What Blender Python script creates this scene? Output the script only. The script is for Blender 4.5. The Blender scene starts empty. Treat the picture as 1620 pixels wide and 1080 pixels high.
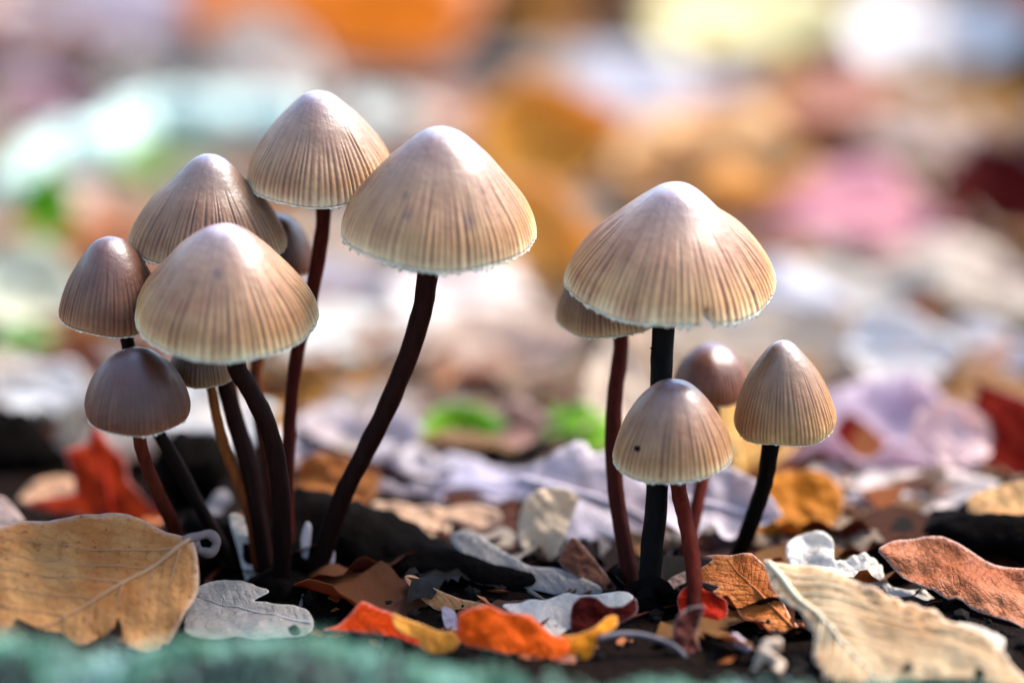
import bpy, bmesh, math, random
import numpy as np
from mathutils import Vector, Matrix, noise, geometry

random.seed(7)
rng = np.random.default_rng(7)
SC = bpy.context.scene
COL = SC.collection
R_ = math.radians

# ------------------------------------------------------------------ camera
LENS, SENSOR, PXW, PXH = 100.0, 36.0, 1620, 1080
D = 0.4167                      # focus distance (m): a macro shot, caps about 3 cm wide
PITCH = R_(17.5)
FWD = Vector((0, math.cos(PITCH), -math.sin(PITCH)))
UP = Vector((0, math.sin(PITCH), math.cos(PITCH)))
RIGHT = Vector((1, 0, 0))
CAM = Vector((0, 0, 0.0370)) - FWD * D
cd = bpy.data.cameras.new('camera')
cam = bpy.data.objects.new('camera', cd)
COL.objects.link(cam)
cam.location = CAM
cam.rotation_euler = (math.pi / 2 - PITCH, 0, 0)
cd.lens = LENS
cd.sensor_width = SENSOR
cd.clip_start = 0.01
cd.clip_end = 300
cd.dof.use_dof = True
cd.dof.focus_distance = D - 0.002
cd.dof.aperture_fstop = 4.1
SC.camera = cam

# ------------------------------------------------------------------ light
SUN_EL, SUN_AZ = R_(50), R_(118)      # azimuth from behind the camera, positive to the right
sun_dir = Vector((math.cos(SUN_EL) * math.sin(SUN_AZ), -math.cos(SUN_EL) * math.cos(SUN_AZ), math.sin(SUN_EL)))
world = bpy.data.worlds.new('World')
SC.world = world
world.use_nodes = True
wn = world.node_tree
bg = wn.nodes['Background']
sky = wn.nodes.new('ShaderNodeTexSky')
sky.sky_type = 'NISHITA'
sky.sun_disc = False
sky.sun_elevation = SUN_EL
sky.sun_rotation = math.atan2(sun_dir.x, sun_dir.y)
wn.links.new(sky.outputs[0], bg.inputs[0])
bg.inputs[1].default_value = 0.15
sl = bpy.data.lights.new('sun', 'SUN')
sl.energy = 3.4
sl.angle = R_(26)
sl.color = (1.0, 0.94, 0.86)
sun = bpy.data.objects.new('sun', sl)
COL.objects.link(sun)
sun.location = (0, 0, 2)
sun.rotation_euler = sun_dir.to_track_quat('Z', 'Y').to_euler()
SC.view_settings.view_transform = 'Standard'
SC.view_settings.look = 'None'
SC.view_settings.gamma = 1
SC.view_settings.exposure = 1.82
SC.render.engine = 'CYCLES'
SC.cycles.max_bounces = 6
SC.cycles.diffuse_bounces = 3
SC.cycles.glossy_bounces = 2

# ------------------------------------------------------------------ helpers
def px_scale(depth):
    return depth * SENSOR / LENS / PXW

def P(px, py, depth):
    s = px_scale(depth)
    return CAM + FWD * depth + RIGHT * ((px - PXW / 2) * s) + UP * (-(py - PXH / 2) * s)

def ray(px, py):
    return (P(px, py, 1.0) - CAM).normalized()

def depth_of(p):
    return (p - CAM).dot(FWD)

def smooth(a, b, x):
    t = min(1, max(0, (x - a) / (b - a)))
    return t * t * (3 - 2 * t)

def bank(y):
    # litter lies level round the mushrooms and climbs a gentle bank behind them
    if y < 0.10:
        return 0.0
    yy = min(y, 1.6)
    return 0.13 * ((yy - 0.10) - 0.08 * (1 - math.exp(-(yy - 0.10) / 0.08)))

def ground_z(x, y):
    z = bank(y)
    a = 0.0016 if abs(x) < 1 and abs(y) < 2 else 0.03
    f = 45 if a < 0.01 else 0.6
    z += a * noise.noise((x * f, y * f, 1.3))
    return z

def G(px, py):
    d = ray(px, py)
    t = 0.2
    while t < 4:
        p = CAM + d * t
        if p.z <= ground_z(p.x, p.y):
            return p
        t += 0.0015
    return CAM + d * 2

def srgb(h, k=1.0):
    h = h.lstrip('#')
    o = []
    for i in (0, 2, 4):
        c = int(h[i:i + 2], 16) / 255
        o.append(k * (c / 12.92 if c <= 0.04045 else ((c + 0.055) / 1.055) ** 2.4))
    return (o[0], o[1], o[2], 1.0)

def tag(o, label=None, cat=None, group=None, kind=None):
    if label: o['label'] = label
    if cat: o['category'] = cat
    if group: o['group'] = group
    if kind: o['kind'] = kind
    return o

def empty(name, loc):
    o = bpy.data.objects.new(name, None)
    o.empty_display_size = 0.005
    COL.objects.link(o)
    o.location = loc
    return o

def mesh_obj(name, verts, faces, mat, parent=None, color=None, smooth_=True, loc=None, attrs=None, uv=None):
    me = bpy.data.meshes.new(name)
    me.from_pydata([tuple(v) for v in verts], [], [tuple(f) for f in faces])
    if smooth_:
        me.polygons.foreach_set('use_smooth', [True] * len(me.polygons))
    if mat:
        for m in (mat if isinstance(mat, (list, tuple)) else [mat]):
            me.materials.append(m)
    if attrs:
        for k, a in attrs.items():
            at = me.attributes.new(k, 'FLOAT', 'POINT')
            at.data.foreach_set('value', np.asarray(a, dtype=np.float32))
    if uv is not None:
        l = me.uv_layers.new(name='UVMap')
        idx = np.zeros(len(me.loops), dtype=np.int32)
        me.loops.foreach_get('vertex_index', idx)
        l.data.foreach_set('uv', np.asarray(uv, dtype=np.float32)[idx].ravel())
    me.update()
    o = bpy.data.objects.new(name, me)
    COL.objects.link(o)
    if parent: o.parent = parent
    if loc is not None: o.location = loc
    if color: o.color = color
    return o

def catmull(pts, n):
    pts = [Vector(p) for p in pts]
    pts = [pts[0] * 2 - pts[1]] + pts + [pts[-1] * 2 - pts[-2]]
    m = len(pts) - 3
    out = []
    for i in range(n + 1):
        u = i / n * m
        k = min(int(u), m - 1)
        t = u - k
        a, b, c, d = pts[k:k + 4]
        out.append(0.5 * ((2 * b) + (c - a) * t + (2 * a - 5 * b + 4 * c - d) * t * t + (3 * b - a - 3 * c + d) * t ** 3))
    return out

def tube(path, radii, na=12, wob=0.0, seed=0, cap=True):
    verts, faces, tt = [], [], []
    n = len(path)
    prev = None
    for i, p in enumerate(path):
        d = (path[min(i + 1, n - 1)] - path[max(i - 1, 0)]).normalized()
        if prev is None:
            a = d.orthogonal().normalized()
        else:
            a = (prev - d * prev.dot(d)).normalized()
        prev = a
        b = d.cross(a)
        for j in range(na):
            th = 2 * math.pi * j / na
            r = radii[i]
            if wob:
                r *= 1 + wob * noise.noise((math.cos(th) * 1.2 + seed, math.sin(th) * 1.2, i * 0.25 + seed))
            verts.append(p + (a * math.cos(th) + b * math.sin(th)) * r)
            tt.append(i / (n - 1))
    for i in range(n - 1):
        for j in range(na):
            k = (j + 1) % na
            faces.append((i * na + j, i * na + k, (i + 1) * na + k, (i + 1) * na + j))
    if cap:
        faces.append(tuple(range(na - 1, -1, -1)))
        faces.append(tuple((n - 1) * na + j for j in range(na)))
    return verts, faces, tt

# ------------------------------------------------------------------ materials
def new_mat(name):
    m = bpy.data.materials.new(name)
    m.use_nodes = True
    nt = m.node_tree
    for n in list(nt.nodes):
        nt.nodes.remove(n)
    out = nt.nodes.new('ShaderNodeOutputMaterial')
    b = nt.nodes.new('ShaderNodeBsdfPrincipled')
    nt.links.new(b.outputs[0], out.inputs[0])
    return m, nt, b, out

def N(nt, t, **kw):
    n = nt.nodes.new(t)
    for k, v in kw.items():
        setattr(n, k, v)
    return n

def nz(nt, scale, detail=4, rough=0.6, coord='Object'):
    tc = N(nt, 'ShaderNodeTexCoord')
    t = N(nt, 'ShaderNodeTexNoise')
    t.inputs['Scale'].default_value = scale
    t.inputs['Detail'].default_value = detail
    t.inputs['Roughness'].default_value = rough
    nt.links.new(tc.outputs[coord], t.inputs['Vector'])
    return t

def ramp(nt, src, stops):
    r = N(nt, 'ShaderNodeValToRGB')
    e = r.color_ramp.elements
    while len(e) < len(stops): e.new(0.5)
    for i, (p, c) in enumerate(stops):
        e[i].position = p
        e[i].color = c if len(c) == 4 else (*c, 1)
    nt.links.new(src, r.inputs[0])
    return r.outputs[0]

def mixc(nt, fac, a, b, mode='MIX'):
    m = N(nt, 'ShaderNodeMix', data_type='RGBA', blend_type=mode)
    for s, v in ((m.inputs[0], fac), (m.inputs[6], a), (m.inputs[7], b)):
        if hasattr(v, 'is_output'): nt.links.new(v, s)
        else: s.default_value = v
    return m.outputs[2]

def mth(nt, op, a, b=None, c=None):
    m = N(nt, 'ShaderNodeMath', operation=op)
    for i, v in enumerate((a, b, c)):
        if v is None: continue
        if hasattr(v, 'is_output'): nt.links.new(v, m.inputs[i])
        else: m.inputs[i].default_value = v
    return m.outputs[0]

def bump(nt, b, h, strength, dist):
    n = N(nt, 'ShaderNodeBump')
    n.inputs['Strength'].default_value = strength
    n.inputs['Distance'].default_value = dist
    nt.links.new(h, n.inputs['Height'])
    nt.links.new(n.outputs[0], b.inputs['Normal'])
    return n

def leaf_material(name, transl=0.28, rough=0.42, veins=0.0, mottle=1.0, fixed=None, spec=0.4):
    m, nt, b, out = new_mat(name)
    oi = N(nt, 'ShaderNodeObjectInfo')
    base = oi.outputs['Color']
    if fixed:
        rgb = N(nt, 'ShaderNodeRGB'); rgb.outputs[0].default_value = fixed; base = rgb.outputs[0]
    n1 = nz(nt, 90, 5, 0.65)
    n2 = nz(nt, 420, 4, 0.6)
    n3 = nz(nt, 32, 2, 0.5)
    c = mixc(nt, ramp(nt, n1.outputs[0], [(0.42, (0, 0, 0)), (0.66, (0.85 * mottle,) * 3)]), base, (0.75, 0.55, 0.38, 1), 'MULTIPLY')
    c = mixc(nt, ramp(nt, n2.outputs[0], [(0.60, (0, 0, 0)), (0.75, (0.75 * mottle,) * 3)]), c, (0.45, 0.32, 0.22, 1), 'MULTIPLY')
    c = mixc(nt, ramp(nt, n3.outputs[0], [(0.45, (0, 0, 0)), (0.7, (0.45 * mottle,) * 3)]), c, (1.25, 1.15, 1.15, 1), 'MULTIPLY')
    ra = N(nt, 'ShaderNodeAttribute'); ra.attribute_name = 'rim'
    c = mixc(nt, mth(nt, 'MULTIPLY', ra.outputs['Fac'], 0.5), c, mixc(nt, 0.55, base, (0.9, 0.84, 0.78, 1)))  # paler edge: light caught by a curled rim, painted into the colour
    n4 = nz(nt, 1300, 2, 0.5)
    c = mixc(nt, ramp(nt, n4.outputs[0], [(0.64, (0, 0, 0)), (0.72, (0.7 * mottle,) * 3)]), c, (0.35, 0.24, 0.17, 1), 'MULTIPLY')
    h = n2.outputs[0]
    if veins > 0:
        uvn = N(nt, 'ShaderNodeUVMap')
        sx = N(nt, 'ShaderNodeSeparateXYZ')
        nt.links.new(uvn.outputs[0], sx.inputs[0])
        av = mth(nt, 'ABSOLUTE', sx.outputs[1])
        ph = mth(nt, 'MULTIPLY', mth(nt, 'SUBTRACT', sx.outputs[0], mth(nt, 'MULTIPLY', av, 0.75)), 15.0)
        ph = mth(nt, 'ADD', ph, mth(nt, 'MULTIPLY', n1.outputs[0], 0.5))
        w = mth(nt, 'POWER', mth(nt, 'ABSOLUTE', mth(nt, 'SINE', mth(nt, 'MULTIPLY', ph, math.pi))), 0.35)
        c = mixc(nt, mth(nt, 'MULTIPLY', mth(nt, 'SUBTRACT', 1.0, w), veins), c, (0.55, 0.38, 0.25, 1), 'MULTIPLY')
        h = mth(nt, 'ADD', mth(nt, 'MULTIPLY', w, 1.2 * veins), mth(nt, 'MULTIPLY', h, 0.5))
    nt.links.new(c, b.inputs['Base Color'])
    b.inputs['Roughness'].default_value = rough
    b.inputs['Specular IOR Level'].default_value = spec
    tcv = N(nt, 'ShaderNodeTexCoord')
    vor = N(nt, 'ShaderNodeTexVoronoi', feature='DISTANCE_TO_EDGE')
    vor.inputs['Scale'].default_value = 620
    nt.links.new(tcv.outputs['Object'], vor.inputs['Vector'])
    net = ramp(nt, vor.outputs['Distance'], [(0.0, (1, 1, 1)), (0.09, (0, 0, 0))])
    c = mixc(nt, mth(nt, 'MULTIPLY', net, 0.07), c, (0.62, 0.46, 0.34, 1), 'MULTIPLY')
    nt.links.new(c, b.inputs['Base Color'])
    h = mth(nt, 'SUBTRACT', mth(nt, 'ADD', h, mth(nt, 'MULTIPLY', n1.outputs[0], 2.5)), mth(nt, 'MULTIPLY', net, 0.12))
    ro = mth(nt, 'ADD', rough - 0.16, mth(nt, 'MULTIPLY', n1.outputs[0], 0.5))
    nt.links.new(ro, b.inputs['Roughness'])
    bn = bump(nt, b, h, 0.8, 0.0008)
    tr = N(nt, 'ShaderNodeBsdfTranslucent')
    nt.links.new(c, tr.inputs[0])
    mx = N(nt, 'ShaderNodeMixShader')
    mx.inputs[0].default_value = transl
    nt.links.new(b.outputs[0], mx.inputs[1])
    nt.links.new(tr.outputs[0], mx.inputs[2])
    nt.links.new(mx.outputs[0], out.inputs[0])
    return m

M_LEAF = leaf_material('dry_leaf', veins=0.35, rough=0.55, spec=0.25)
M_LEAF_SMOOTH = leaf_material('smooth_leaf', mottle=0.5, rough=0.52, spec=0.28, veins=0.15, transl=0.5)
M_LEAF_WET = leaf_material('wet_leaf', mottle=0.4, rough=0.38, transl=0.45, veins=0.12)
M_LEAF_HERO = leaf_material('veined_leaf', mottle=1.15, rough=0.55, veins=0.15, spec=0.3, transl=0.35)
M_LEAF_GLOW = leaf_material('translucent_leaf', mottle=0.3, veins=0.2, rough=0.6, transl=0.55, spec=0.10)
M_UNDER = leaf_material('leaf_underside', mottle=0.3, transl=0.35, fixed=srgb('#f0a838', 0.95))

# mushroom cap skin: radial pigment lines over the gills, paler margin
def cap_material():
    m, nt, b, out = new_mat('cap_skin')
    def at(n):
        a = N(nt, 'ShaderNodeAttribute'); a.attribute_name = n; return a.outputs['Fac']
    t, st, sp, fb = at('t'), at('stripe'), at('spot'), at('fibril')
    oi = N(nt, 'ShaderNodeObjectInfo')
    base = ramp(nt, t, [(0.0, srgb('#aeb0cc')), (0.07, srgb('#9e9cb4')), (0.13, srgb('#83706e')), (0.3, srgb('#8e7360')),  # lilac-white tip is sky sheen painted into the cap colour
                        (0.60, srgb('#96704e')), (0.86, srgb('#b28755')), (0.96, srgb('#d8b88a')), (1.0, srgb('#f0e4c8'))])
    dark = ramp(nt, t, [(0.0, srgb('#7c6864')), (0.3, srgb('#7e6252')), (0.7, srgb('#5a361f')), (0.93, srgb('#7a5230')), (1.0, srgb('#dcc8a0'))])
    nA = nz(nt, 130, 5, 0.65)
    nB = nz(nt, 900, 3, 0.6)
    nC = nz(nt, 260, 4, 0.7)
    c = mixc(nt, mth(nt, 'MULTIPLY', st, mth(nt, 'ADD', 0.45, nC.outputs[0])), base, dark)
    c = mixc(nt, ramp(nt, nA.outputs[0], [(0.40, (0, 0, 0)), (0.66, (0.9, 0.9, 0.9))]), c, (0.66, 0.50, 0.42, 1), 'MULTIPLY')
    c = mixc(nt, ramp(nt, nC.outputs[0], [(0.48, (0, 0, 0)), (0.7, (0.6, 0.6, 0.6))]), c, (1.12, 1.14, 1.26, 1), 'MULTIPLY')
    c = mixc(nt, ramp(nt, nB.outputs[0], [(0.5, (0, 0, 0)), (0.75, (0.5, 0.5, 0.5))]), c, (0.78, 0.72, 0.68, 1), 'MULTIPLY')
    c = mixc(nt, ramp(nt, fb, [(0.45, (0, 0, 0)), (0.9, (0.6, 0.6, 0.6))]), c, (0.76, 0.68, 0.62, 1), 'MULTIPLY')
    c = mixc(nt, ramp(nt, fb, [(0.15, (0.5, 0.5, 0.5)), (0.45, (0, 0, 0))]), c, (1.18, 1.16, 1.16, 1), 'MULTIPLY')
    c = mixc(nt, sp, c, srgb('#4d3a3a'))
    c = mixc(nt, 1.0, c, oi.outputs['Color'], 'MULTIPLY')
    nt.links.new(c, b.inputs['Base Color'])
    rr = N(nt, 'ShaderNodeMapRange')
    nt.links.new(t, rr.inputs[0])
    rr.inputs[3].default_value = 0.28; rr.inputs[4].default_value = 0.72
    rg = mth(nt, 'ADD', rr.outputs[0], mth(nt, 'MULTIPLY', mth(nt, 'SUBTRACT', nA.outputs[0], 0.5), 0.35))
    nt.links.new(rg, b.inputs['Roughness'])
    b.inputs['Specular IOR Level'].default_value = 0.5
    cw = ramp(nt, t, [(0.10, (1, 1, 1)), (0.22, (0.4, 0.4, 0.4)), (0.5, (0.05, 0.05, 0.05))])
    nt.links.new(cw, b.inputs['Coat Weight'])
    b.inputs['Coat Roughness'].default_value = 0.38
    b.inputs['Coat IOR'].default_value = 1.9
    b.inputs['Subsurface Weight'].default_value = 0.4
    b.inputs['Subsurface Radius'].default_value = (1.0, 0.6, 0.35)
    b.inputs['Subsurface Scale'].default_value = 0.003
    bump(nt, b, mth(nt, 'ADD', nB.outputs[0], mth(nt, 'MULTIPLY', nA.outputs[0], 2.0)), 0.35, 0.0004)
    return m
M_CAP = cap_material()

def simple_mat(name, col, rough=0.6, scale=300, var=0.5, bumpd=0.0004, sss=0.0, use_obj=False, spec=0.4, bs=0.6):
    m, nt, b, out = new_mat(name)
    n1 = nz(nt, scale, 5, 0.65)
    if use_obj:
        src = N(nt, 'ShaderNodeObjectInfo').outputs['Color']
    else:
        r = N(nt, 'ShaderNodeRGB'); r.outputs[0].default_value = col; src = r.outputs[0]
    c = mixc(nt, ramp(nt, n1.outputs[0], [(0.35, (0, 0, 0)), (0.7, (var, var, var))]), src, (0.4, 0.36, 0.33, 1), 'MULTIPLY')
    nt.links.new(c, b.inputs['Base Color'])
    b.inputs['Roughness'].default_value = rough
    b.inputs['Specular IOR Level'].default_value = spec
    if sss:
        b.inputs['Subsurface Weight'].default_value = sss
        b.inputs['Subsurface Radius'].default_value = (1, .5, .3)
        b.inputs['Subsurface Scale'].default_value = 0.0015
    bump(nt, b, n1.outputs[0], bs, bumpd)
    return m

M_MARGIN = simple_mat('cap_margin', srgb('#eee0c2'), 0.6, 600, 0.3, sss=0.3, spec=0.25)
M_GILL = simple_mat('gills', srgb('#cdbba4'), 0.6, 500, 0.3, sss=0.2)
def stem_material():
    m, nt, b, out = new_mat('stem_skin')
    a = N(nt, 'ShaderNodeAttribute'); a.attribute_name = 't'
    oi = N(nt, 'ShaderNodeObjectInfo')
    tc = N(nt, 'ShaderNodeTexCoord')
    mp = N(nt, 'ShaderNodeMapping'); mp.inputs['Scale'].default_value = (1400, 1400, 160)
    nt.links.new(tc.outputs['Object'], mp.inputs[0])
    n1 = N(nt, 'ShaderNodeTexNoise'); n1.inputs['Scale'].default_value = 1.0; n1.inputs['Detail'].default_value = 4
    nt.links.new(mp.outputs[0], n1.inputs['Vector'])
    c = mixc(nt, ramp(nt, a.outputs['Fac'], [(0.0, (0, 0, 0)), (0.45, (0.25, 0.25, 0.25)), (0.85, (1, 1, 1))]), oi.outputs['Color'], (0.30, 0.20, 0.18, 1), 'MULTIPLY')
    c = mixc(nt, ramp(nt, n1.outputs[0], [(0.35, (0, 0, 0)), (0.7, (0.8, 0.8, 0.8))]), c, (0.45, 0.36, 0.33, 1), 'MULTIPLY')
    nt.links.new(c, b.inputs['Base Color'])
    b.inputs['Roughness'].default_value = 0.6
    b.inputs['Specular IOR Level'].default_value = 0.06
    b.inputs['Subsurface Weight'].default_value = 0.15
    b.inputs['Subsurface Radius'].default_value = (1, .35, .15)
    b.inputs['Subsurface Scale'].default_value = 0.0012
    bump(nt, b, n1.outputs[0], 0.4, 0.00015)
    return m
M_STEM = stem_material()
M_RIB = simple_mat('leaf_rib', None, 0.6, 400, 0.4, use_obj=True, spec=0.12)
M_ROT = simple_mat('rotten_wood', srgb('#080504'), 0.95, 260, 0.8, 0.0025, spec=0.03)
M_CRUMB = simple_mat('soil_crumb', srgb('#120b07'), 0.9, 500, 0.7, 0.0004, spec=0.15)
M_SCRAP = simple_mat('scrap', None, 0.6, 260, 0.35, use_obj=True, sss=0.2)
M_BRANCH = simple_mat('lichen_bark', srgb('#b8d0c6'), 0.9, 120, 0.6, 0.002)
M_MOSSBED = simple_mat('moss_bed', srgb('#0f1f1a'), 0.85, 150, 0.7, 0.002)
def moss_mat():
    m, nt, b, out = new_mat('moss_leaf')
    n1 = nz(nt, 110, 3, 0.6)
    c = ramp(nt, n1.outputs[0], [(0.34, srgb('#2a5a46')), (0.45, srgb('#54886e')), (0.58, srgb('#7aa894')), (0.70, srgb('#96b4b0'))])
    nt.links.new(c, b.inputs['Base Color'])
    b.inputs['Roughness'].default_value = 0.55
    tr = N(nt, 'ShaderNodeBsdfTranslucent'); nt.links.new(c, tr.inputs[0])
    mx = N(nt, 'ShaderNodeMixShader'); mx.inputs[0].default_value = 0.3
    nt.links.new(b.outputs[0], mx.inputs[1]); nt.links.new(tr.outputs[0], mx.inputs[2]); nt.links.new(mx.outputs[0], out.inputs[0])
    return m
M_MOSS = moss_mat()
def soil_mat():
    m, nt, b, out = new_mat('forest_soil')
    n1 = nz(nt, 60, 6, 0.7); n2 = nz(nt, 500, 4, 0.7); n3 = nz(nt, 14, 4, 0.7)
    near = mixc(nt, n1.outputs[0], srgb('#080504'), srgb('#160d08'))
    near = mixc(nt, ramp(nt, n2.outputs[0], [(0.55, (0, 0, 0)), (0.75, (0.5, 0.5, 0.5))]), near, srgb('#24180f'))
    far = ramp(nt, n3.outputs[0], [(0.3, srgb('#2c1c10')), (0.45, srgb('#7a5232')), (0.6, srgb('#a98a66')), (0.75, srgb('#5e3a20'))])
    tc = N(nt, 'ShaderNodeTexCoord')
    ln = N(nt, 'ShaderNodeVectorMath', operation='LENGTH')
    nt.links.new(tc.outputs['Object'], ln.inputs[0])
    mr = N(nt, 'ShaderNodeMapRange'); mr.inputs[1].default_value = 1.6; mr.inputs[2].default_value = 3.0
    nt.links.new(ln.outputs['Value'], mr.inputs[0])
    c = mixc(nt, mr.outputs[0], near, far)
    nt.links.new(c, b.inputs['Base Color'])
    b.inputs['Roughness'].default_value = 0.95
    b.inputs['Specular IOR Level'].default_value = 0.04
    bump(nt, b, mth(nt, 'ADD', n1.outputs[0], n2.outputs[0]), 0.8, 0.002)
    return m
M_SOIL = soil_mat()

# ------------------------------------------------------------------ ground: one sheet to the horizon
def axis(lo, hi, step, far):
    a = list(np.arange(lo, hi + step / 2, step))
    s, v, pre = step, a[-1], []
    post = []
    while v < far:
        s *= 1.35; v += s; post.append(v)
    s, v = step, a[0]
    while v > -far:
        s *= 1.35; v -= s; pre.append(v)
    return pre[::-1] + a + post
gx, gy = axis(-0.35, 0.35, 0.005, 120), axis(-0.15, 0.9, 0.006, 120)
gv = [(x, y, ground_z(x, y)) for y in gy for x in gx]
nx = len(gx)
gf = [(j * nx + i, j * nx + i + 1, (j + 1) * nx + i + 1, (j + 1) * nx + i) for j in range(len(gy) - 1) for i in range(nx - 1)]
tag(mesh_obj('ground', gv, gf, M_SOIL), kind='structure')

# ------------------------------------------------------------------ leaf blades
def dist_to_outline(pts, poly):
    a = np.asarray(poly); b = np.roll(a, -1, axis=0)
    p = np.asarray(pts)[:, None, :]
    ab = b - a
    t = np.clip(((p - a) * ab).sum(-1) / np.maximum((ab ** 2).sum(-1), 1e-18), 0, 1)
    return np.sqrt((((a + ab * t[..., None]) - p) ** 2).sum(-1)).min(1)

def inside(pts, poly):
    a = np.asarray(poly); b = np.roll(a, -1, axis=0)
    p = np.asarray(pts)
    x, y = p[:, 0][:, None], p[:, 1][:, None]
    c = ((a[:, 1] > y) != (b[:, 1] > y)) & (x < (b[:, 0] - a[:, 0]) * (y - a[:, 1]) / np.where(b[:, 1] == a[:, 1], 1e-12, b[:, 1] - a[:, 1]) + a[:, 0])
    return c.sum(1) % 2 == 1

def smooth_poly(pts, per=5, tension=1.0):
    n = len(pts)
    out = []
    for i in range(n):
        a, b, c, d = (Vector((*pts[(i + k) % n], 0)) for k in (-1, 0, 1, 2))
        for j in range(per):
            t = j / per
            lin = b.lerp(c, t)
            cr = 0.5 * ((2 * b) + (c - a) * t + (2 * a - 5 * b + 4 * c - d) * t * t + (3 * b - a - 3 * c + d) * t ** 3)
            p = lin.lerp(cr, tension)
            out.append((p.x, p.y))
    return out

def triangulate(poly, step, holes=()):
    """poly in 2D -> verts2d, faces (inside only)"""
    a = np.asarray(poly)
    lo, hi = a.min(0), a.max(0)
    gxs = np.arange(lo[0] + step / 2, hi[0], step)
    gys = np.arange(lo[1] + step / 2, hi[1], step * 0.87)
    g = np.array([(x + (0.5 * step if j % 2 else 0), y) for j, y in enumerate(gys) for x in gxs]) if len(gxs) and len(gys) else np.zeros((0, 2))
    if len(g):
        g = g[inside(g, poly)]
        if len(g): g = g[dist_to_outline(g, poly) > step * 0.45]
    allp = [Vector(p) for p in poly] + [Vector(p) for p in g]
    k = 1000.0
    r = geometry.delaunay_2d_cdt([p * k for p in allp], [], [list(range(len(poly)))], 1, 1e-6)
    v2 = np.array([(v.x / k, v.y / k) for v in r[0]])
    return v2, [tuple(f) for f in r[2]]

class Surf:
    """2D leaf plane (u, v in metres) -> 3D offset along the normal; `ang` is the direction of the leaf axis"""
    def __init__(s, size, cup=0.0, bend=0.0, wave=0.0, waves=3, bumpy=0.04, roll=0.0, seed=0, tip=0.0, fold=0.0, ang=0.0):
        s.size, s.cup, s.bend, s.wave, s.waves, s.bumpy, s.roll, s.seed, s.tip, s.fold = size, cup, bend, wave, waves, bumpy, roll, seed, tip, fold
        s.ca, s.sa = math.cos(ang), math.sin(ang)
    def h(s, u, v, dist=None):
        L = s.size
        u, v = u * s.ca + v * s.sa, -u * s.sa + v * s.ca
        a, b = u / L, v / L
        z = s.cup * L * (b * 2) ** 2 + s.bend * L * (a * 2) ** 2 + s.tip * L * max(0, a - 0.1) ** 2 * 6
        z += s.fold * L * (math.sqrt(b * b + 0.0006) - 0.0245)
        z += s.bumpy * L * (noise.noise((a * 3.1 + s.seed, b * 3.1, s.seed * 1.7)) + 0.45 * noise.noise((a * 8 + s.seed, b * 8, s.seed)) + 0.16 * noise.noise((a * 22 + s.seed, b * 22, s.seed)))
        if dist is not None:
            e = max(0.0, 1 - dist / (0.16 * L))
            th = math.atan2(b, a)
            z += s.wave * L * e * math.sin(s.waves * th * 1.7 + s.seed * 2.1 + 7 * a) + s.roll * L * e * e
        return z

def blade(name, poly, surf, frame, mat, parent, color, step, thick=0.00012, uvaxis=None, under=None, origin=None):
    """frame = (origin, U, V, Nn); verts relative to `origin` (parent's location)"""
    O, U, V, Nn = frame
    v2, f = triangulate(poly, step)
    dist = dist_to_outline(v2, poly)
    vs = []
    for (u, v), d_ in zip(v2, dist):
        vs.append(O + U * float(u) + V * float(v) + Nn * surf.h(float(u), float(v), float(d_)) - (origin or Vector()))
    L = surf.size
    if uvaxis:
        (ax, ay), (bx, by) = uvaxis
        l = math.hypot(bx - ax, by - ay)
        dx, dy = (bx - ax) / l, (by - ay) / l
        uv = [(((x - ax) * dx + (y - ay) * dy) / l, (-(x - ax) * dy + (y - ay) * dx) / l) for x, y in v2]
    else:
        uv = [(x / L + 0.5, y / L) for x, y in v2]
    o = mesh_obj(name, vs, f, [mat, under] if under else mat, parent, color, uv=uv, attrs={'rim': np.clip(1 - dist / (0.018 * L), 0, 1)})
    md = o.modifiers.new('thickness', 'SOLIDIFY')
    md.thickness = thick
    md.offset = -1
    if under:
        md.material_offset = 1
        md.material_offset_rim = 1
    return o

def oval(L, W, seed=0, n=52):
    """pointed, slightly ragged leaf"""
    out = []
    r = random.Random(int(seed * 1000))
    sk = r.uniform(-0.10, 0.10)
    pa, pb = r.uniform(0.45, 0.75), r.uniform(0.75, 1.15)
    nm = (pa / (pa + pb)) ** pa * (pb / (pa + pb)) ** pb
    bite = r.uniform(0.25, 0.8), r.choice((1, -1)), r.uniform(0.0, 0.5)
    for side in (1, -1):
        for i in range(n // 2):
            u = i / (n // 2)
            u = u if side == 1 else 1 - u
            w = u ** pa * (1 - u) ** pb / nm * W / 2
            w *= 1 + 0.10 * noise.noise((u * 7 + seed, side * 3.0, seed)) + 0.06 * noise.noise((u * 22 + seed, side * 5.0, seed))
            if side == bite[1]:
                w *= 1 - bite[2] * math.exp(-((u - bite[0]) / 0.07) ** 2)
            out.append(((u - 0.5) * L, side * w + sk * L * math.sin(math.pi * u)))
    return out

def oak(L, W, seed=0, n=72, lobes=4):
    out = []
    for side in (1, -1):
        for i in range(n // 2):
            u = i / (n // 2)
            u = u if side == 1 else 1 - u
            w = math.sin(math.pi * u ** 0.8) ** 0.7 * W / 2
            w *= 0.72 + 0.34 * math.cos(u * lobes * 2 * math.pi + 0.6 * side + seed)
            out.append(((u - 0.5) * L, side * max(w, 0.02 * L * (0 < u < 1))))
    return out

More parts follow.
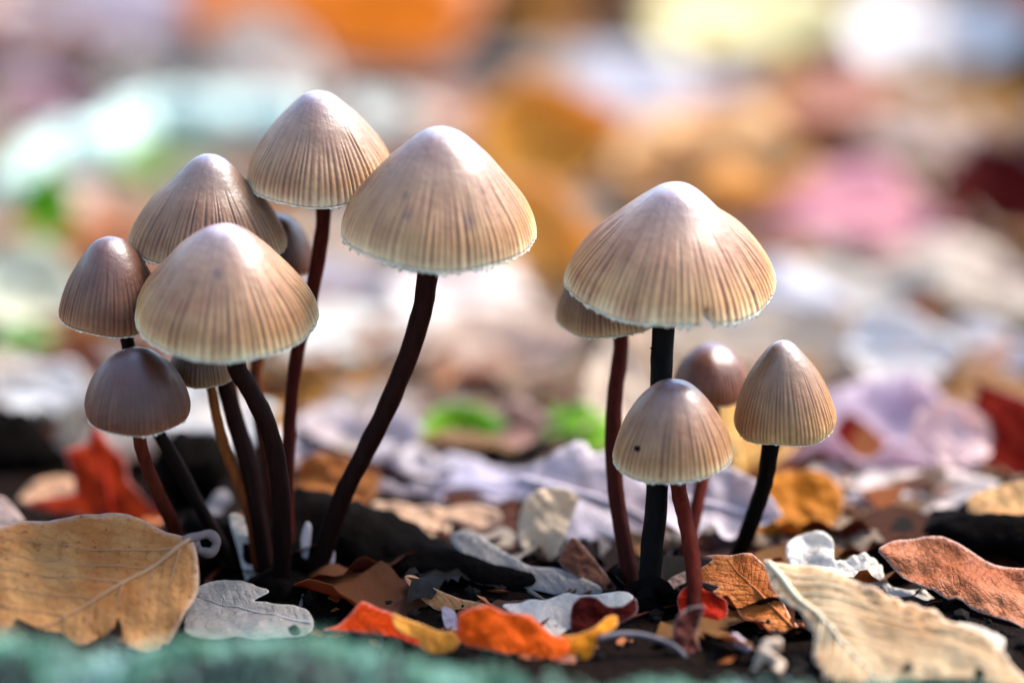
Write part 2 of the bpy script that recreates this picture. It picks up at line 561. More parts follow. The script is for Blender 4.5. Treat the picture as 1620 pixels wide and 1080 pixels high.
def maple(L, W, seed=0):
    out = []
    tips = [(-150, 0.55), (-75, 0.85), (-28, 0.8), (0, 1.1), (28, 0.8), (75, 0.85), (150, 0.55)]
    tips = [(-140, .5), (-78, .85), (-38, .62), (0, 1.1), (38, .62), (78, .85), (140, .5)]
    k = len(tips)
    for i, (a, r) in enumerate(tips):
        a2, r2 = tips[(i + 1) % k]
        if i == k - 1: a2 += 360
        am = (a + a2) / 2
        out.append((a, r))
        out.append((a + 7, r * 0.72)); out.append((a + 13, r * 0.74))
        out.append((am, 0.33 if i < k - 1 else 0.12))
        out.append((a2 - 13, r2 * 0.74)); out.append((a2 - 7, r2 * 0.72))
    return [(L * 0.45 * r * math.cos(R_(a)) - 0.1 * L, W * 0.5 * r * math.sin(R_(a))) for a, r in out]

def outline(kind, L, W, seed):
    if kind == 'oak': return oak(L, W, seed)
    if kind == 'maple': return smooth_poly(maple(L, W, seed), 2, 0.5)
    return oval(L, W, seed)

def plane_frame(anchor, tilt, roll=0.0):
    """plane through anchor; tilt 0 = lying level, 90 = standing up facing the camera; roll turns it left/right"""
    t = R_(tilt)
    U = Vector((1, 0, 0)); V = Vector((0, math.cos(t), math.sin(t))); Nn = U.cross(V)
    q = Matrix.Rotation(R_(roll), 3, 'Y')
    return anchor, q @ U, q @ V, q @ Nn

def to_plane(frame, px, py):
    O, U, V, Nn = frame
    d = ray(px, py)
    t = (O - CAM).dot(Nn) / d.dot(Nn)
    p = CAM + d * t - O
    return (p.dot(U), p.dot(V))

def traced(name, pts, base, tilt, color, label, roll=0, mat=None, depth=None, tens=0.8, rib=None, ribcol=None, veins=0,
           ribw=0.0004, under=None, step=None, group=None, thick=0.00012, lift=0.0, single=False, **sk):
    """leaf whose outline is given in photo pixels, laid on an inclined plane that rests on the ground at `base`"""
    mat = mat or M_LEAF_HERO
    A = G(*base) if depth is None else P(base[0], base[1], depth)
    A = A + Vector((0, 0, lift))
    fr = plane_frame(A, tilt, roll)
    raw = [to_plane(fr, *p) for p in pts]
    poly = smooth_poly(raw, 5, tens)
    a = np.asarray(poly)
    c = (a.min(0) + a.max(0)) / 2
    # recentre the plane on the blade
    O = fr[0] + fr[1] * float(c[0]) + fr[2] * float(c[1])
    fr = (O, fr[1], fr[2], fr[3])
    poly = [(x - c[0], y - c[1]) for x, y in poly]
    size = float((a.max(0) - a.min(0)).max())
    st = step or size / 40
    surf = Surf(size, seed=random.random() * 20, **sk)
    ax = None
    if rib:
        ax = tuple((p[0] - c[0], p[1] - c[1]) for p in (to_plane((A, fr[1], fr[2], fr[3]), *q) for q in rib))
    if single or not rib:
        o = blade(name, poly, surf, fr, mat, None, color, st, thick, ax, under, origin=A)
        o.location = A
        tag(o, label, 'leaf', group)
        return o
    root = empty(name, A)
    tag(root, label, 'leaf', group)
    blade('blade', poly, surf, fr, mat, root, color, st, thick, ax, under, origin=A)
    def on(u, v, off):
        return fr[0] + fr[1] * u + fr[2] * v + fr[3] * (surf.h(u, v, float(dist_to_outline([(u, v)], poly)[0])) + off) - A
    rc = ribcol or color
    n = 24
    pth = [on(ax[0][0] + (ax[1][0] - ax[0][0]) * i / n, ax[0][1] + (ax[1][1] - ax[0][1]) * i / n, ribw * 0.3) for i in range(n + 1)]
    v, f, _ = tube(pth, [ribw * (1 - 0.75 * i / n) for i in range(n + 1)], 7)
    mesh_obj('midrib', v, f, M_RIB, root, rc)
    l = math.hypot(ax[1][0] - ax[0][0], ax[1][1] - ax[0][1])
    dx, dy = (ax[1][0] - ax[0][0]) / l, (ax[1][1] - ax[0][1]) / l
    for k in range(veins):
        for sd in (1, -1):
            s0 = l * (0.06 + 0.86 * k / veins + 0.02 * random.random())
            p, path = 0.0, []
            while p < l:
                fwd = s0 + p * 0.72 + 0.25 * p * p / l
                q = (ax[0][0] + dx * fwd - dy * p * sd * 0.7, ax[0][1] + dy * fwd + dx * p * sd * 0.7)
                if not inside([q], poly)[0] or dist_to_outline([q], poly)[0] < 0.0006: break
                path.append(on(q[0], q[1], ribw * 0.12))
                p += size / 40
            if len(path) > 3:
                m = len(path)
                v, f, _ = tube(path, [ribw * 0.30 * (1 - 0.7 * i / m) for i in range(m)], 5)
                mesh_obj('vein', v, f, M_RIB, root, rc)
    return root

# ------------------------------------------------------------------ mushrooms
PROFILES = {
    # (radius, height) of the cap outline from the tip to the margin
    'conic': [(0, 1), (0.12, 0.99), (0.20, 0.96), (0.27, 0.915), (0.34, 0.86), (0.42, 0.79), (0.54, 0.68), (0.72, 0.48), (0.84, 0.34), (0.915, 0.23), (0.97, 0.115), (1, 0), (1.0, -0.03)],
    'cone': [(0, 1), (0.08, 0.99), (0.15, 0.97), (0.21, 0.935), (0.30, 0.855), (0.44, 0.72), (0.57, 0.60), (0.70, 0.48), (0.81, 0.355), (0.90, 0.23), (0.96, 0.12), (1, 0), (0.995, -0.03)],
    'umbo': [(0, 1), (0.10, 0.985), (0.20, 0.945), (0.29, 0.88), (0.38, 0.79), (0.47, 0.69), (0.58, 0.585), (0.70, 0.47), (0.82, 0.33), (0.92, 0.18), (0.98, 0.06), (1, 0), (0.99, -0.03)],
    'bell': [(0, 1), (0.14, 0.985), (0.31, 0.925), (0.46, 0.82), (0.60, 0.69), (0.72, 0.55), (0.82, 0.42), (0.90, 0.28), (0.96, 0.14), (1.0, 0.0), (0.995, -0.04)],
    'dome': [(0, 1), (0.16, 0.985), (0.34, 0.93), (0.52, 0.83), (0.68, 0.70), (0.83, 0.52), (0.94, 0.32), (1.0, 0.12), (0.99, 0.0), (0.965, -0.05)],
    'egg': [(0, 1), (0.12, 0.985), (0.24, 0.94), (0.36, 0.86), (0.52, 0.73), (0.68, 0.57), (0.82, 0.40), (0.93, 0.22), (1.0, 0.05), (0.985, -0.05), (0.95, -0.09)],
}

def profile(kind, n):
    pts = catmull([(r, z, 0) for r, z in PROFILES[kind]], 200)
    ls = [0]
    for a, b in zip(pts, pts[1:]): ls.append(ls[-1] + (b - a).length)
    ls = np.array(ls) / ls[-1]
    t = np.linspace(0, 1, n)
    r = np.interp(t, ls, [max(0, p.x) for p in pts]); z = np.interp(t, ls, [p.y for p in pts])
    r[0] = 0
    return t, r, z

def mushroom(label, cap, dz, stem, wt, wb, prof='conic', K=84, pitch=3, roll=0, tint=(1, 1, 1, 1), stemcol='#3a1c14', spots=(), notch=None,
             base_depth=None, teeth=1.0, seed=0, group='mushrooms', stripes=1.0, st0=0.43, bristles=()):
    x0, x1, yt, yb = cap
    dep = D + dz
    xc = (x0 + x1) / 2
    s = px_scale(dep)
    Rpx = (x1 - x0) / 2
    pitch += 5
    elev = -math.asin(ray(xc, (yt + yb) / 2).z) + R_(pitch)
    pmin = min(z for r, z in PROFILES[prof])
    Hpx = ((yb - yt) - Rpx * math.sin(elev)) / math.cos(elev) / (1 - pmin)
    yc = yb - Rpx * math.sin(elev) + pmin * Hpx * math.cos(elev)
    Rr, H = Rpx * s, Hpx * s
    C = P(xc, yc, dep)
    rot = Matrix.Rotation(R_(roll), 3, 'Y') @ Matrix.Rotation(R_(pitch), 3, 'X')
    # base on the ground
    bx, by = stem[-1]
    B = G(bx, by) if base_depth is None else P(bx, by, base_depth)
    if base_depth is not None:
        B.z = ground_z(B.x, B.y)
    bd = depth_of(B)
    root = empty('mushroom', Vector((B.x, B.y, B.z)))
    tag(root, label, 'mushroom', group)
    rr = random.Random(seed)
    # --- cap
    na, nr = K * 6, 46
    t, pr, pz = profile(prof, nr)
    verts, faces, T, ST, SP, FB = [], [], [], [], [], []
    ph = [rr.uniform(0, 6.28) for _ in range(5)]
    reach = [rr.uniform(-0.13, 0.12) for _ in range(K + 1)]
    deep = [rr.uniform(0.55, 1.0) for _ in range(K + 1)]
    def warp(th):
        return th + 0.022 * math.sin(7 * th + ph[0]) + 0.014 * math.sin(17 * th + ph[1])
    def wob(th, q):
        return 1 + q * (0.018 * math.sin(2 * th + ph[2]) + 0.012 * math.sin(3 * th + ph[3]) + 0.008 * math.sin(5 * th + ph[4]))
    def stripe(th, q):
        u = (warp(th) / (2 * math.pi) * K) % K
        k = int(u); f = u - k
        prof_ = math.exp(-((f - 0.5) / 0.24) ** 2)
        m = smooth(st0 + reach[k], st0 + 0.32 + reach[k], q)
        return prof_ * m * deep[k]
    ring = []
    for i in range(nr):
        q = float(t[i])
        if i == 0:
            verts.append(Vector((0, 0, H))); T.append(0); ST.append(0); SP.append(0); FB.append(0.5); continue
        for j in range(na):
            th = 2 * math.pi * j / na
            sv = stripe(th, q)
            r = Rr * pr[i] * wob(th, q) - sv * 0.024 * Rr * stripes
            z = H * pz[i] + 0.02 * H * q * math.sin(2 * th + ph[3]) + 0.012 * H * q * math.sin(5 * th + ph[1])
            lump = 0.018 * Rr * noise.noise((math.cos(th) * pr[i] * 2.2 + seed, math.sin(th) * pr[i] * 2.2, q * 2 + seed))
            r += lump; z += lump * 0.6
            if notch:
                dth = abs((th - notch[0] + math.pi) % (2 * math.pi) - math.pi)
                e = max(0, 1 - dth / notch[1]) * smooth(0.86, 1.0, q)
                z += e * notch[2] * H; r -= e * 0.10 * Rr
            spv = 0.0
            for (sa, sq, ss, k) in spots:
                dth = ((th - sa + math.pi) % (2 * math.pi) - math.pi) * pr[i]
                dq = (q - sq) * 1.3
                wv = noise.noise((dth * 30 + sa, q * 25, 2.0)) * 0.4
                spv = max(spv, k * math.exp(-((dth * dth + dq * dq * 0.6) / (ss * ss)) * (1 + wv)))
            verts.append(Vector((r * math.cos(th), r * math.sin(th), z)))
            T.append(q); ST.append(min(1, sv * stripes)); SP.append(spv)
            FB.append(0.5 + 0.6 * noise.noise((math.cos(th) * 13 + seed, math.sin(th) * 13, q * 1.5)) + 0.45 * noise.noise((math.cos(th) * 34, math.sin(th) * 34 + seed, q * 4)))
    for j in range(na):
        faces.append((0, 1 + j, 1 + (j + 1) % na))
    for i in range(1, nr - 1):
        a = 1 + (i - 1) * na; b = a + na
        for j in range(na):
            k = (j + 1) % na
            faces.append((a + j, b + j, b + k, a + k))
    off = C - B
    rim = verts[-na:]
    def W(v): return rot @ v + off
    # inner wall folds back under the margin
    inner0 = len(verts)
    vin = []
    for q, zz in ((0.975, 0.02), (0.90, 0.16), (0.66, 0.44), (0.30, 0.72), (0.02, 0.82)):
        for j in range(na):
            th = 2 * math.pi * j / na
            base = rim[j]
            vin.append(Vector((base.x * q, base.y * q, base.z + zz * H)))
            T.append(0.99); ST.append(0); SP.append(0); FB.append(0.5)
    prev = len(verts) - na
    verts = verts + vin
    for i in range(5):
        a = prev if i == 0 else inner0 + (i - 1) * na
        b = inner0 + i * na
        for j in range(na):
            k = (j + 1) % na
            faces.append((a + j, b + j, b + k, a + k))
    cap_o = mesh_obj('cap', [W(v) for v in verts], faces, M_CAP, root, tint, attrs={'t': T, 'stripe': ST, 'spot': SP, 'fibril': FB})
    # --- margin: pale toothed fringe
    mv, mf = [], []
    tr_ = random.Random(seed + 5)
    tl = [tr_.uniform(0.15, 1.0) ** 1.5 for _ in range(K + 1)]
    mm = K * 6
    for j in range(mm):
        th = 2 * math.pi * j / mm
        b = rim[j]
        u = (warp(th) / (2 * math.pi) * K) % K
        k = int(u); f = u - k
        tooth = (1 - abs(2 * f - 1)) ** 1.4 * tl[k] * teeth
        dn = Rr * (0.006 + 0.052 * tooth)
        ou = Rr * (0.003 + 0.022 * tooth)
        e = Vector((b.x, b.y, 0)).normalized()
        mv += [b + e * Rr * 0.0015 + Vector((0, 0, Rr * 0.006)), b + e * ou - Vector((0, 0, dn)), b - e * Rr * 0.016 - Vector((0, 0, dn * 0.35))]
    for j in range(mm):
        k = (j + 1) % mm
        for q in range(2):
            mf.append((j * 3 + q, j * 3 + q + 1, k * 3 + q + 1, k * 3 + q))
        mf.append((j * 3 + 2, j * 3, k * 3, k * 3 + 2))
    mesh_obj('margin', [W(v) for v in mv], mf, M_MARGIN, cap_o)
    # --- gills
    lv, lf = [], []
    ng = max(24, K // 2)
    for g in range(ng):
        th = 2 * math.pi * (g + 0.5) / ng
        e = Vector((math.cos(th), math.sin(th), 0)); tn = Vector((-math.sin(th), math.cos(th), 0)) * Rr * 0.006
        b0 = len(lv)
        secs = [(0.10, 0.72, 0.42), (0.4, 0.62, 0.22), (0.72, 0.40, 0.08), (0.95, 0.07, 0.015)]
        for rr_, zt, zb in secs:
            for z in (zt, zb):
                lv += [e * Rr * rr_ + Vector((0, 0, z * H)) + tn, e * Rr * rr_ + Vector((0, 0, z * H)) - tn]
        for q in range(3):
            a = b0 + q * 4; c = a + 4
            lf += [(a, a + 2, c + 2, c), (a + 1, c + 1, c + 3, a + 3), (a + 2, a + 3, c + 3, c + 2)]
    mesh_obj('gills', [W(v) for v in lv], lf, M_GILL, cap_o)
    # --- stem
    top = rot @ Vector((0, 0, H * 0.62)) + C
    m = len(stem)
    pts = [top]
    ys = [stem[0][1], by]
    for i, (sx, sy) in enumerate(stem[:-1]):
        w = (sy - stem[0][1]) / max(1, by - stem[0][1])
        pts.append(P(sx, sy, dep * (1 - w) + bd * w))
    pts.append(B.copy())
    dn = (pts[-1] - pts[-2]).normalized()
    pts.append(B + dn * 0.004 - Vector((0, 0, 0.002)))
    path = [p - B for p in catmull(pts, 80)]
    n = len(path)
    rad = []
    for i in range(n):
        w = i / (n - 1)
        r = (wt * (1 - w) + wb * w) * s / 2
        if w > 0.86: r *= 1 + 0.35 * (w - 0.86) / 0.14
        rad.append(r)
    v, f, tt = tube(path, rad, 18, 0.10, seed)
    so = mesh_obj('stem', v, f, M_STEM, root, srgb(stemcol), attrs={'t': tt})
    for (bw, side, ln) in bristles:
        i = int(bw * (n - 1))
        p0 = path[i]
        dr = Vector((side, -0.4, 0.25)).normalized()
        bp = [p0 + dr * (rad[i] * 0.6 + ln * k / 4) + Vector((0, 0, 0.3 * ln * (k / 4) ** 2)) for k in range(5)]
        v, f, _ = tube(bp, [0.00028, 0.00026, 0.00021, 0.00014, 0.00004], 6)
        mesh_obj('bristle', v, f, M_STEM, so, srgb(stemcol), attrs={'t': [1.0] * len(v)})
    return root, C, rot, Rr, H, B

LG, RG = 'mushrooms of the crowded clump', 'mushrooms of the sparse clump'
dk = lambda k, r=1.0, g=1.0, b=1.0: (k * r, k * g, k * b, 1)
F = -math.pi / 2     # the angle of a cap that faces the camera
mushroom('tall mushroom with conical greyish cap and straight dark red stem behind the lopsided umbrella caps',
         (388, 625, 148, 323), 0.007, [(512, 322), (505, 400), (490, 480), (470, 560), (459, 660), (455, 760), (455, 915)], 25, 20,
         K=76, pitch=2, tint=dk(0.9, 0.97, 0.99, 1.06), stemcol='#4e170b', seed=1, group=LG)
mushroom('widest conical cap of the crowded clump, on a black stem leaning sideways',
         (540, 847, 207, 424), -0.002, [(678, 424), (668, 490), (645, 565), (612, 645), (572, 725), (538, 795), (498, 918)], 33, 31,
         K=88, pitch=1, roll=2, tint=dk(0.94, 0.98, 0.98, 0.98), stemcol='#280e07', seed=2, group=LG, spots=[(F - 0.38, 0.68, 0.05, 0.75), (F + 0.42, 0.70, 0.05, 0.7), (F - 0.50, 0.56, 0.035, 0.5)],
         bristles=[(0.50, -1, 0.0007)], teeth=1.2)
mushroom('broad umbrella cap with pointed knob, half hidden behind the pale-rimmed front cap',
         (207, 455, 246, 425), 0.006, [(345, 430), (350, 560), (365, 640), (392, 730), (410, 820), (425, 918)], 28, 30,
         prof='umbo', K=84, pitch=1, roll=2, tint=dk(0.66, 1, 0.93, 0.86), stemcol='#280e07', seed=3, group=LG)
mushroom('pale tan front cap with cream rim hanging over the dark stems of the crowded clump',
         (212, 500, 361, 568), -0.004, [(372, 568), (392, 610), (422, 670), (440, 740), (446, 820), (446, 935)], 31, 30,
         K=72, prof='conic', pitch=5, roll=1, tint=dk(1.06, 0.98, 0.96, 0.92), stemcol='#220c06', seed=4, group=LG, teeth=0.7,
         spots=[(F - 0.03, 0.40, 0.06, 0.8)])
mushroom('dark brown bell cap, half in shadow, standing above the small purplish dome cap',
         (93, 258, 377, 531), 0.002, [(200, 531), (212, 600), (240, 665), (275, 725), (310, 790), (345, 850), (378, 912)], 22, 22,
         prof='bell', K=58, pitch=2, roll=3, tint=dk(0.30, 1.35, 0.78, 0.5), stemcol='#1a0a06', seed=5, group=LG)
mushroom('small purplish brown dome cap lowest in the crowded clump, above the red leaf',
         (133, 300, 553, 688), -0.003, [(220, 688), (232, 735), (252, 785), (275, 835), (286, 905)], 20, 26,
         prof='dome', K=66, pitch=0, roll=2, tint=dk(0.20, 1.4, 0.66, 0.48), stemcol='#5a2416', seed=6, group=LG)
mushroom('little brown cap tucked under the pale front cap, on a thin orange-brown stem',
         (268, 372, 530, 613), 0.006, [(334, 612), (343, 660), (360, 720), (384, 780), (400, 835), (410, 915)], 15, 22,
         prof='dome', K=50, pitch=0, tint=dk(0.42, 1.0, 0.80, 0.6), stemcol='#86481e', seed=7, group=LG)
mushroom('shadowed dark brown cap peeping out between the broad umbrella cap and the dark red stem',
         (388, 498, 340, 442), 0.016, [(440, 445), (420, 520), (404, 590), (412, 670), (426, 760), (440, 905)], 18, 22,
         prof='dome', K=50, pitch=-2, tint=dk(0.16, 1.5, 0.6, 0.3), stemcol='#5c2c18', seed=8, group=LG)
r1 = mushroom('biggest mushroom of the sparse clump, wide pale cone with split margin on thick black stem',
         (895, 1228, 295, 517), 0.0, [(1050, 517), (1046, 600), (1042, 700), (1038, 800), (1030, 880), (1025, 965)], 35, 36,
         K=88, prof='cone', pitch=5, roll=1, tint=dk(1.14, 0.98, 0.98, 1.0), stemcol='#0a0504', seed=9, group=RG, notch=(F + 0.30, 0.06, 0.10),
         spots=[(F + 0.93, 0.86, 0.022, 0.9)], bristles=[(0.20, -1, 0.0011), (0.72, -1, 0.0006)], teeth=1.1)
mushroom('tilted tan cap hidden behind the biggest pale cone, on a slim maroon stem',
         (878, 1052, 385, 531), 0.010, [(982, 530), (973, 620), (970, 700), (976, 790), (990, 870), (1003, 945)], 25, 27,
         K=72, pitch=0, roll=-6, tint=dk(0.66, 1, 0.93, 0.86), stemcol='#48150a', seed=10, group=RG)
r3 = mushroom('short striped bell cap in front of the thick black stem, on a red-brown stem',
         (968, 1160, 605, 763), -0.003, [(1072, 762), (1084, 820), (1095, 880), (1099, 940), (1098, 1000)], 25, 25,
         prof='bell', K=64, pitch=3, roll=-1, tint=dk(0.95, 1, 0.93, 0.88), stemcol='#5c1a0a', seed=11, group=RG, teeth=1.1)
mushroom('small reddish brown dome cap blurred behind the short striped bell cap',
         (1062, 1186, 545, 642), 0.018, [(1128, 645), (1122, 700), (1110, 765), (1096, 830), (1082, 880), (1070, 925)], 22, 20,
         prof='dome', K=56, pitch=-2, tint=dk(0.32, 1.35, 0.72, 0.52), stemcol='#54180c', seed=12, group=RG)
mushroom('egg-shaped closed tan cap standing apart on a leaning black stem beside the oak leaf',
         (1160, 1324, 540, 707), 0.002, [(1219, 706), (1210, 760), (1194, 810), (1172, 868), (1160, 900)], 27, 27,
         prof='egg', K=70, pitch=0, roll=-4, tint=dk(0.72, 1.03, 0.92, 0.72), stemcol='#0c0604', seed=13, group=RG, st0=0.42)

# tiny dark specks stuck on the caps
def speck(px, py, dep, r, label, sx=1.5):
    p = P(px, py, dep)
    v, f = [], []
    bm = bmesh.new()
    bmesh.ops.create_icosphere(bm, subdivisions=2, radius=r)
    for q in bm.verts:
        q.co *= 1 + 0.35 * noise.noise(q.co * 2.2 / r)
        q.co.x *= sx
    me = bpy.data.meshes.new('speck'); bm.to_mesh(me); bm.free()
    me.materials.append(M_CRUMB)
    o = bpy.data.objects.new('speck', me); COL.objects.link(o); o.location = p; o.rotation_euler = (0.3, 0.5, 0.4)
    tag(o, label, 'speck')

# ------------------------------------------------------------------ rotten wood behind the crowded clump
def lump(name, spine, radii, squash, mat, label, cat, seed, color=None, na=26, rough=0.35):
    """irregular lump along a spine of world points"""
    path = catmull(spine, 46)
    n = len(path)
    rad = np.interp(np.linspace(0, 1, n), np.linspace(0, 1, len(radii)), radii)
    v, f, _ = tube(path, list(rad), na)
    c0 = spine[len(spine) // 2].copy()
    c0.z = ground_z(c0.x, c0.y)
    out = []
    for i, q in enumerate(v):
        ctr = path[i // na]
        d = q - ctr
        k = 1 + rough * noise.noise(q * 130 + Vector((seed, 0, 0))) + 0.5 * rough * noise.noise(q * 420 + Vector((seed, 0, 0)))
        d *= k
        d.z *= squash
        out.append(ctr + d - c0)
    o = mesh_obj(name, out, f, mat, None, color, loc=c0)
    tag(o, label, cat)
    return o

def on_ground(px, py, up=0.0):
    p = G(px, py); p.z += up; return p

lump('rotten_wood', [on_ground(300, 862, .004), on_ground(400, 885, .001), on_ground(500, 885, .002), on_ground(600, 895, .001), on_ground(720, 915, .0), on_ground(860, 932, -.0005), on_ground(960, 942, -.002)],
     [.002, .006, .0082, .0070, .0038, .002, .0008], 1.0, M_ROT, 'black rotten wood under the crowded clump, its tail standing in for a shaded hollow', 'wood', 3)  # wood at the clump; the thin right end paints a shadow hollow black
lump('rotten_wood', [on_ground(385, 930, -.001), on_ground(430, 938, .0), on_ground(480, 934, .0), on_ground(530, 926, -.001)], [.0018, .0036, .0034, .0015], 0.9, M_ROT,
     'black crumbly wood foot where the stems of the crowded clump meet', 'wood', 27, rough=0.5)
lump('rotten_wood', [on_ground(990, 962, -.001), on_ground(1025, 972, .0), on_ground(1060, 968, -.001)], [.0012, .003, .0014], 0.9, M_ROT,
     'black crumbly wood foot under the thick black stem', 'wood', 31, rough=0.5)
lump('rotten_wood', [on_ground(270, 800, .002), on_ground(310, 795, .006), on_ground(350, 800, .004)], [.003, .006, .003], 1.1, M_ROT,
     'small black stump bit behind the orange-brown stem of the little cap', 'wood', 9)
lump('rotten_wood', [on_ground(-60, 735, .002), on_ground(30, 738, .003), on_ground(105, 742, .001)], [.006, .0062, .002], 0.9, M_ROT,
     'black rotten stick beyond the tan leaf, beside the red maple leaf', 'wood', 14)
lump('rotten_wood', [on_ground(1470, 868, .002), on_ground(1550, 885, .004), on_ground(1680, 905, .004)], [.002, .0042, .004], 0.85, M_ROT,
     'black branch end lying under the tan leaves beyond the veined beige leaf', 'wood', 21)

# ------------------------------------------------------------------ the pale branch behind
bp = [(-40, 322), (20, 312), (70, 282), (110, 262), (150, 268), (215, 226), (270, 212), (330, 218), (400, 212), (480, 222)]
path = [on_ground(x, y + 25, 0.008) for x, y in bp]
c0 = path[4].copy(); c0.z = ground_z(c0.x, c0.y)
pth = [p - c0 for p in catmull(path, 60)]
v, f, tt = tube(pth, [0.0052 * (1 + 0.3 * noise.noise((i * 0.35, 0, 0))) for i in range(61)], 20, 0.25, 5)
o = tag(mesh_obj('branch', v, f, M_BRANCH, None, loc=c0), 'pale mint lichen-covered branch lying on the blurred leaf litter', 'branch')

# ------------------------------------------------------------------ leaves round the clumps
T_ = traced
tan = T_('fallen_leaf', [(-60, 860), (-10, 842), (60, 822), (140, 806), (215, 810), (262, 838), (300, 857), (312, 880), (314, 930), (290, 975), (262, 1012), (225, 1032), (180, 1015), (120, 1020), (40, 1024), (-60, 1022)],
   (150, 1034), 36, srgb('#c98f50', 0.95), 'large tan oval leaf with curled grey stalk in front of the red maple leaf', roll=3,
   rib=[(302, 860), (40, 1012)], ribcol=srgb('#a87c58'), veins=5, ribw=0.00042, cup=-0.04, bumpy=0.05, wave=0.018, waves=5)
# its curled stalk
A = tan.location
fr = plane_frame(G(150, 1034), 36, 3)
def on_frame(fr, px, py, off):
    u, v_ = to_plane(fr, px, py)
    return fr[0] + fr[1] * u + fr[2] * v_ + fr[3] * off
pts = [on_frame(fr, *q) for q in ((290, 862, .001), (312, 856, .0012), (332, 852, .0012), (343, 860, .0004), (334, 871, -.0004), (316, 869, -.0002), (308, 864, .001))]
pth = [p - A for p in catmull(pts, 40)]
v, f, _ = tube(pth, [0.0007 + 0.0001 * math.sin(i * 0.5) for i in range(41)], 10)
mesh_obj('petiole', v, f, M_RIB, tan, srgb('#6a5a54'))

T_('fallen_leaf', [(298, 960), (318, 925), (350, 917), (385, 918), (418, 930), (425, 938), (402, 950), (440, 955), (480, 960), (496, 982), (488, 1000), (430, 1008), (330, 1012), (292, 1000)],
   (390, 1012), 12, srgb('#b6ada2', 0.9), 'grey-blue damp leaf with dark holes beside the large tan leaf', mat=M_LEAF_WET, bumpy=0.04, rib=[(492, 985), (310, 945)], veins=4, ribw=0.0002)
RED = srgb('#e23a06', 0.95)
T_('fallen_leaf', [(510, 996), (535, 988), (555, 968), (572, 950), (600, 962), (628, 972), (660, 990), (700, 1000), (724, 1010), (718, 1028), (690, 1038), (660, 1022), (620, 1008), (560, 1000)],
   (640, 1030), 55, srgb('#f05410'), 'small bright red-orange leaf with rolled yellow edge beside the mossy stone', mat=M_LEAF_GLOW, under=M_UNDER, bumpy=0.03, tens=0.5, cup=0.05, single=True)
red_leaf = bpy.context.scene.collection.objects[-1]
curl = T_('curled_edge', [(620, 968), (640, 976), (662, 984), (690, 996), (724, 1002), (728, 1016), (715, 1030), (690, 1036), (668, 1026), (660, 1010), (640, 1004), (624, 990)],
   (690, 1040), 60, srgb('#f2b24a', 1.0), 'yellow rolled leaf edge lying against the small red-orange leaf', mat=M_LEAF_GLOW, bumpy=0.05, cup=-0.25, tens=0.8)
T_('fallen_leaf', [(722, 1005), (724, 972), (745, 962), (772, 956), (800, 968), (838, 972), (858, 990), (880, 1006), (910, 1006), (914, 1024), (905, 1042), (870, 1046), (820, 1040), (770, 1028), (735, 1020)],
   (850, 1046), 60, srgb('#f26a14'), 'larger glowing orange leaf whose edge curls up yellow toward the thin grey stalk', mat=M_LEAF_GLOW, bumpy=0.07, tens=0.4, cup=0.12, single=True)
orange_leaf = bpy.context.scene.collection.objects[-1]
curl2 = T_('curled_edge', [(880, 1004), (910, 1004), (940, 992), (962, 972), (976, 972), (976, 988), (955, 1006), (942, 1020), (935, 1038), (912, 1046), (900, 1030), (898, 1012)],
   (920, 1048), 55, srgb('#f4a52a', 1.0), 'yellow curled lobe at the end of the larger orange leaf', mat=M_LEAF_GLOW, bumpy=0.04, cup=-0.2, tens=0.8)
for ch, pa in ((curl, red_leaf), (curl2, orange_leaf)):
    ch.location = ch.location - pa.location
    ch.parent = pa
    del ch['category']
T_('fallen_leaf', [(640, 908), (655, 905), (680, 925), (715, 942), (760, 952), (775, 962), (740, 972), (700, 966), (665, 945), (648, 925)],
   (720, 970), 35, srgb('#cf955c'), 'narrow tan leaf sliver pointing up behind the larger orange leaf', mat=M_LEAF_SMOOTH, bumpy=0.05, cup=-0.2)
T_('fallen_leaf', [(700, 960), (720, 968), (724, 1000), (712, 1002), (702, 985)], (712, 1003), 60, srgb('#d8cdd4'), 'small whitish leaf scrap between the two orange leaves', mat=M_LEAF_SMOOTH, bumpy=0.05)
T_('fallen_leaf', [(795, 956), (830, 946), (862, 950), (900, 940), (945, 938), (985, 934), (1002, 944), (985, 958), (955, 958), (930, 975), (900, 992), (874, 1008), (856, 992), (838, 975), (812, 968)],
   (880, 1010), 30, srgb('#e8dccc'), 'white damp leaf edge showing between the orange leaf and the dark red scrap', mat=M_LEAF_WET, bumpy=0.06)
T_('fallen_leaf', [(902, 985), (905, 958), (920, 943), (942, 944), (962, 958), (985, 958), (1005, 945), (1008, 968), (985, 985), (960, 992), (930, 1003), (905, 1002)],
   (950, 1004), 60, srgb('#5a140c'), 'dark red curled leaf scrap beside the base of the thick black stem', mat=M_LEAF_GLOW, bumpy=0.05, lift=0.0008)
# crumpled red-brown leaf with its grey stalk
crum = T_('fallen_leaf', [(1062, 1012), (1064, 992), (1074, 972), (1092, 962), (1114, 960), (1106, 985), (1104, 1005), (1110, 1028), (1135, 1045), (1162, 1062), (1180, 1085), (1110, 1085), (1095, 1060), (1078, 1040), (1064, 1034), (1056, 1022)],
   (1110, 1036), 62, srgb('#6e2c1c'), 'crumpled red-brown leaf with long thin grey stalk in front of the red-brown stem', rib=[(1062, 1020), (1100, 1058)], ribcol=srgb('#8e6a66'), ribw=0.0003, bumpy=0.10, cup=0.15, tens=0.6)
A = crum.location
fr = plane_frame(G(1110, 1036), 62, 0)
pts = [on_frame(fr, *q) for q in ((945, 1012, .002), (975, 1005, .0015), (1005, 1004, .001), (1035, 1010, .001), (1065, 1022, .001), (1085, 1040, .0008))]
v, f, _ = tube([p - A for p in catmull(pts, 30)], [0.0005 - 0.00015 * i / 30 for i in range(31)], 10)
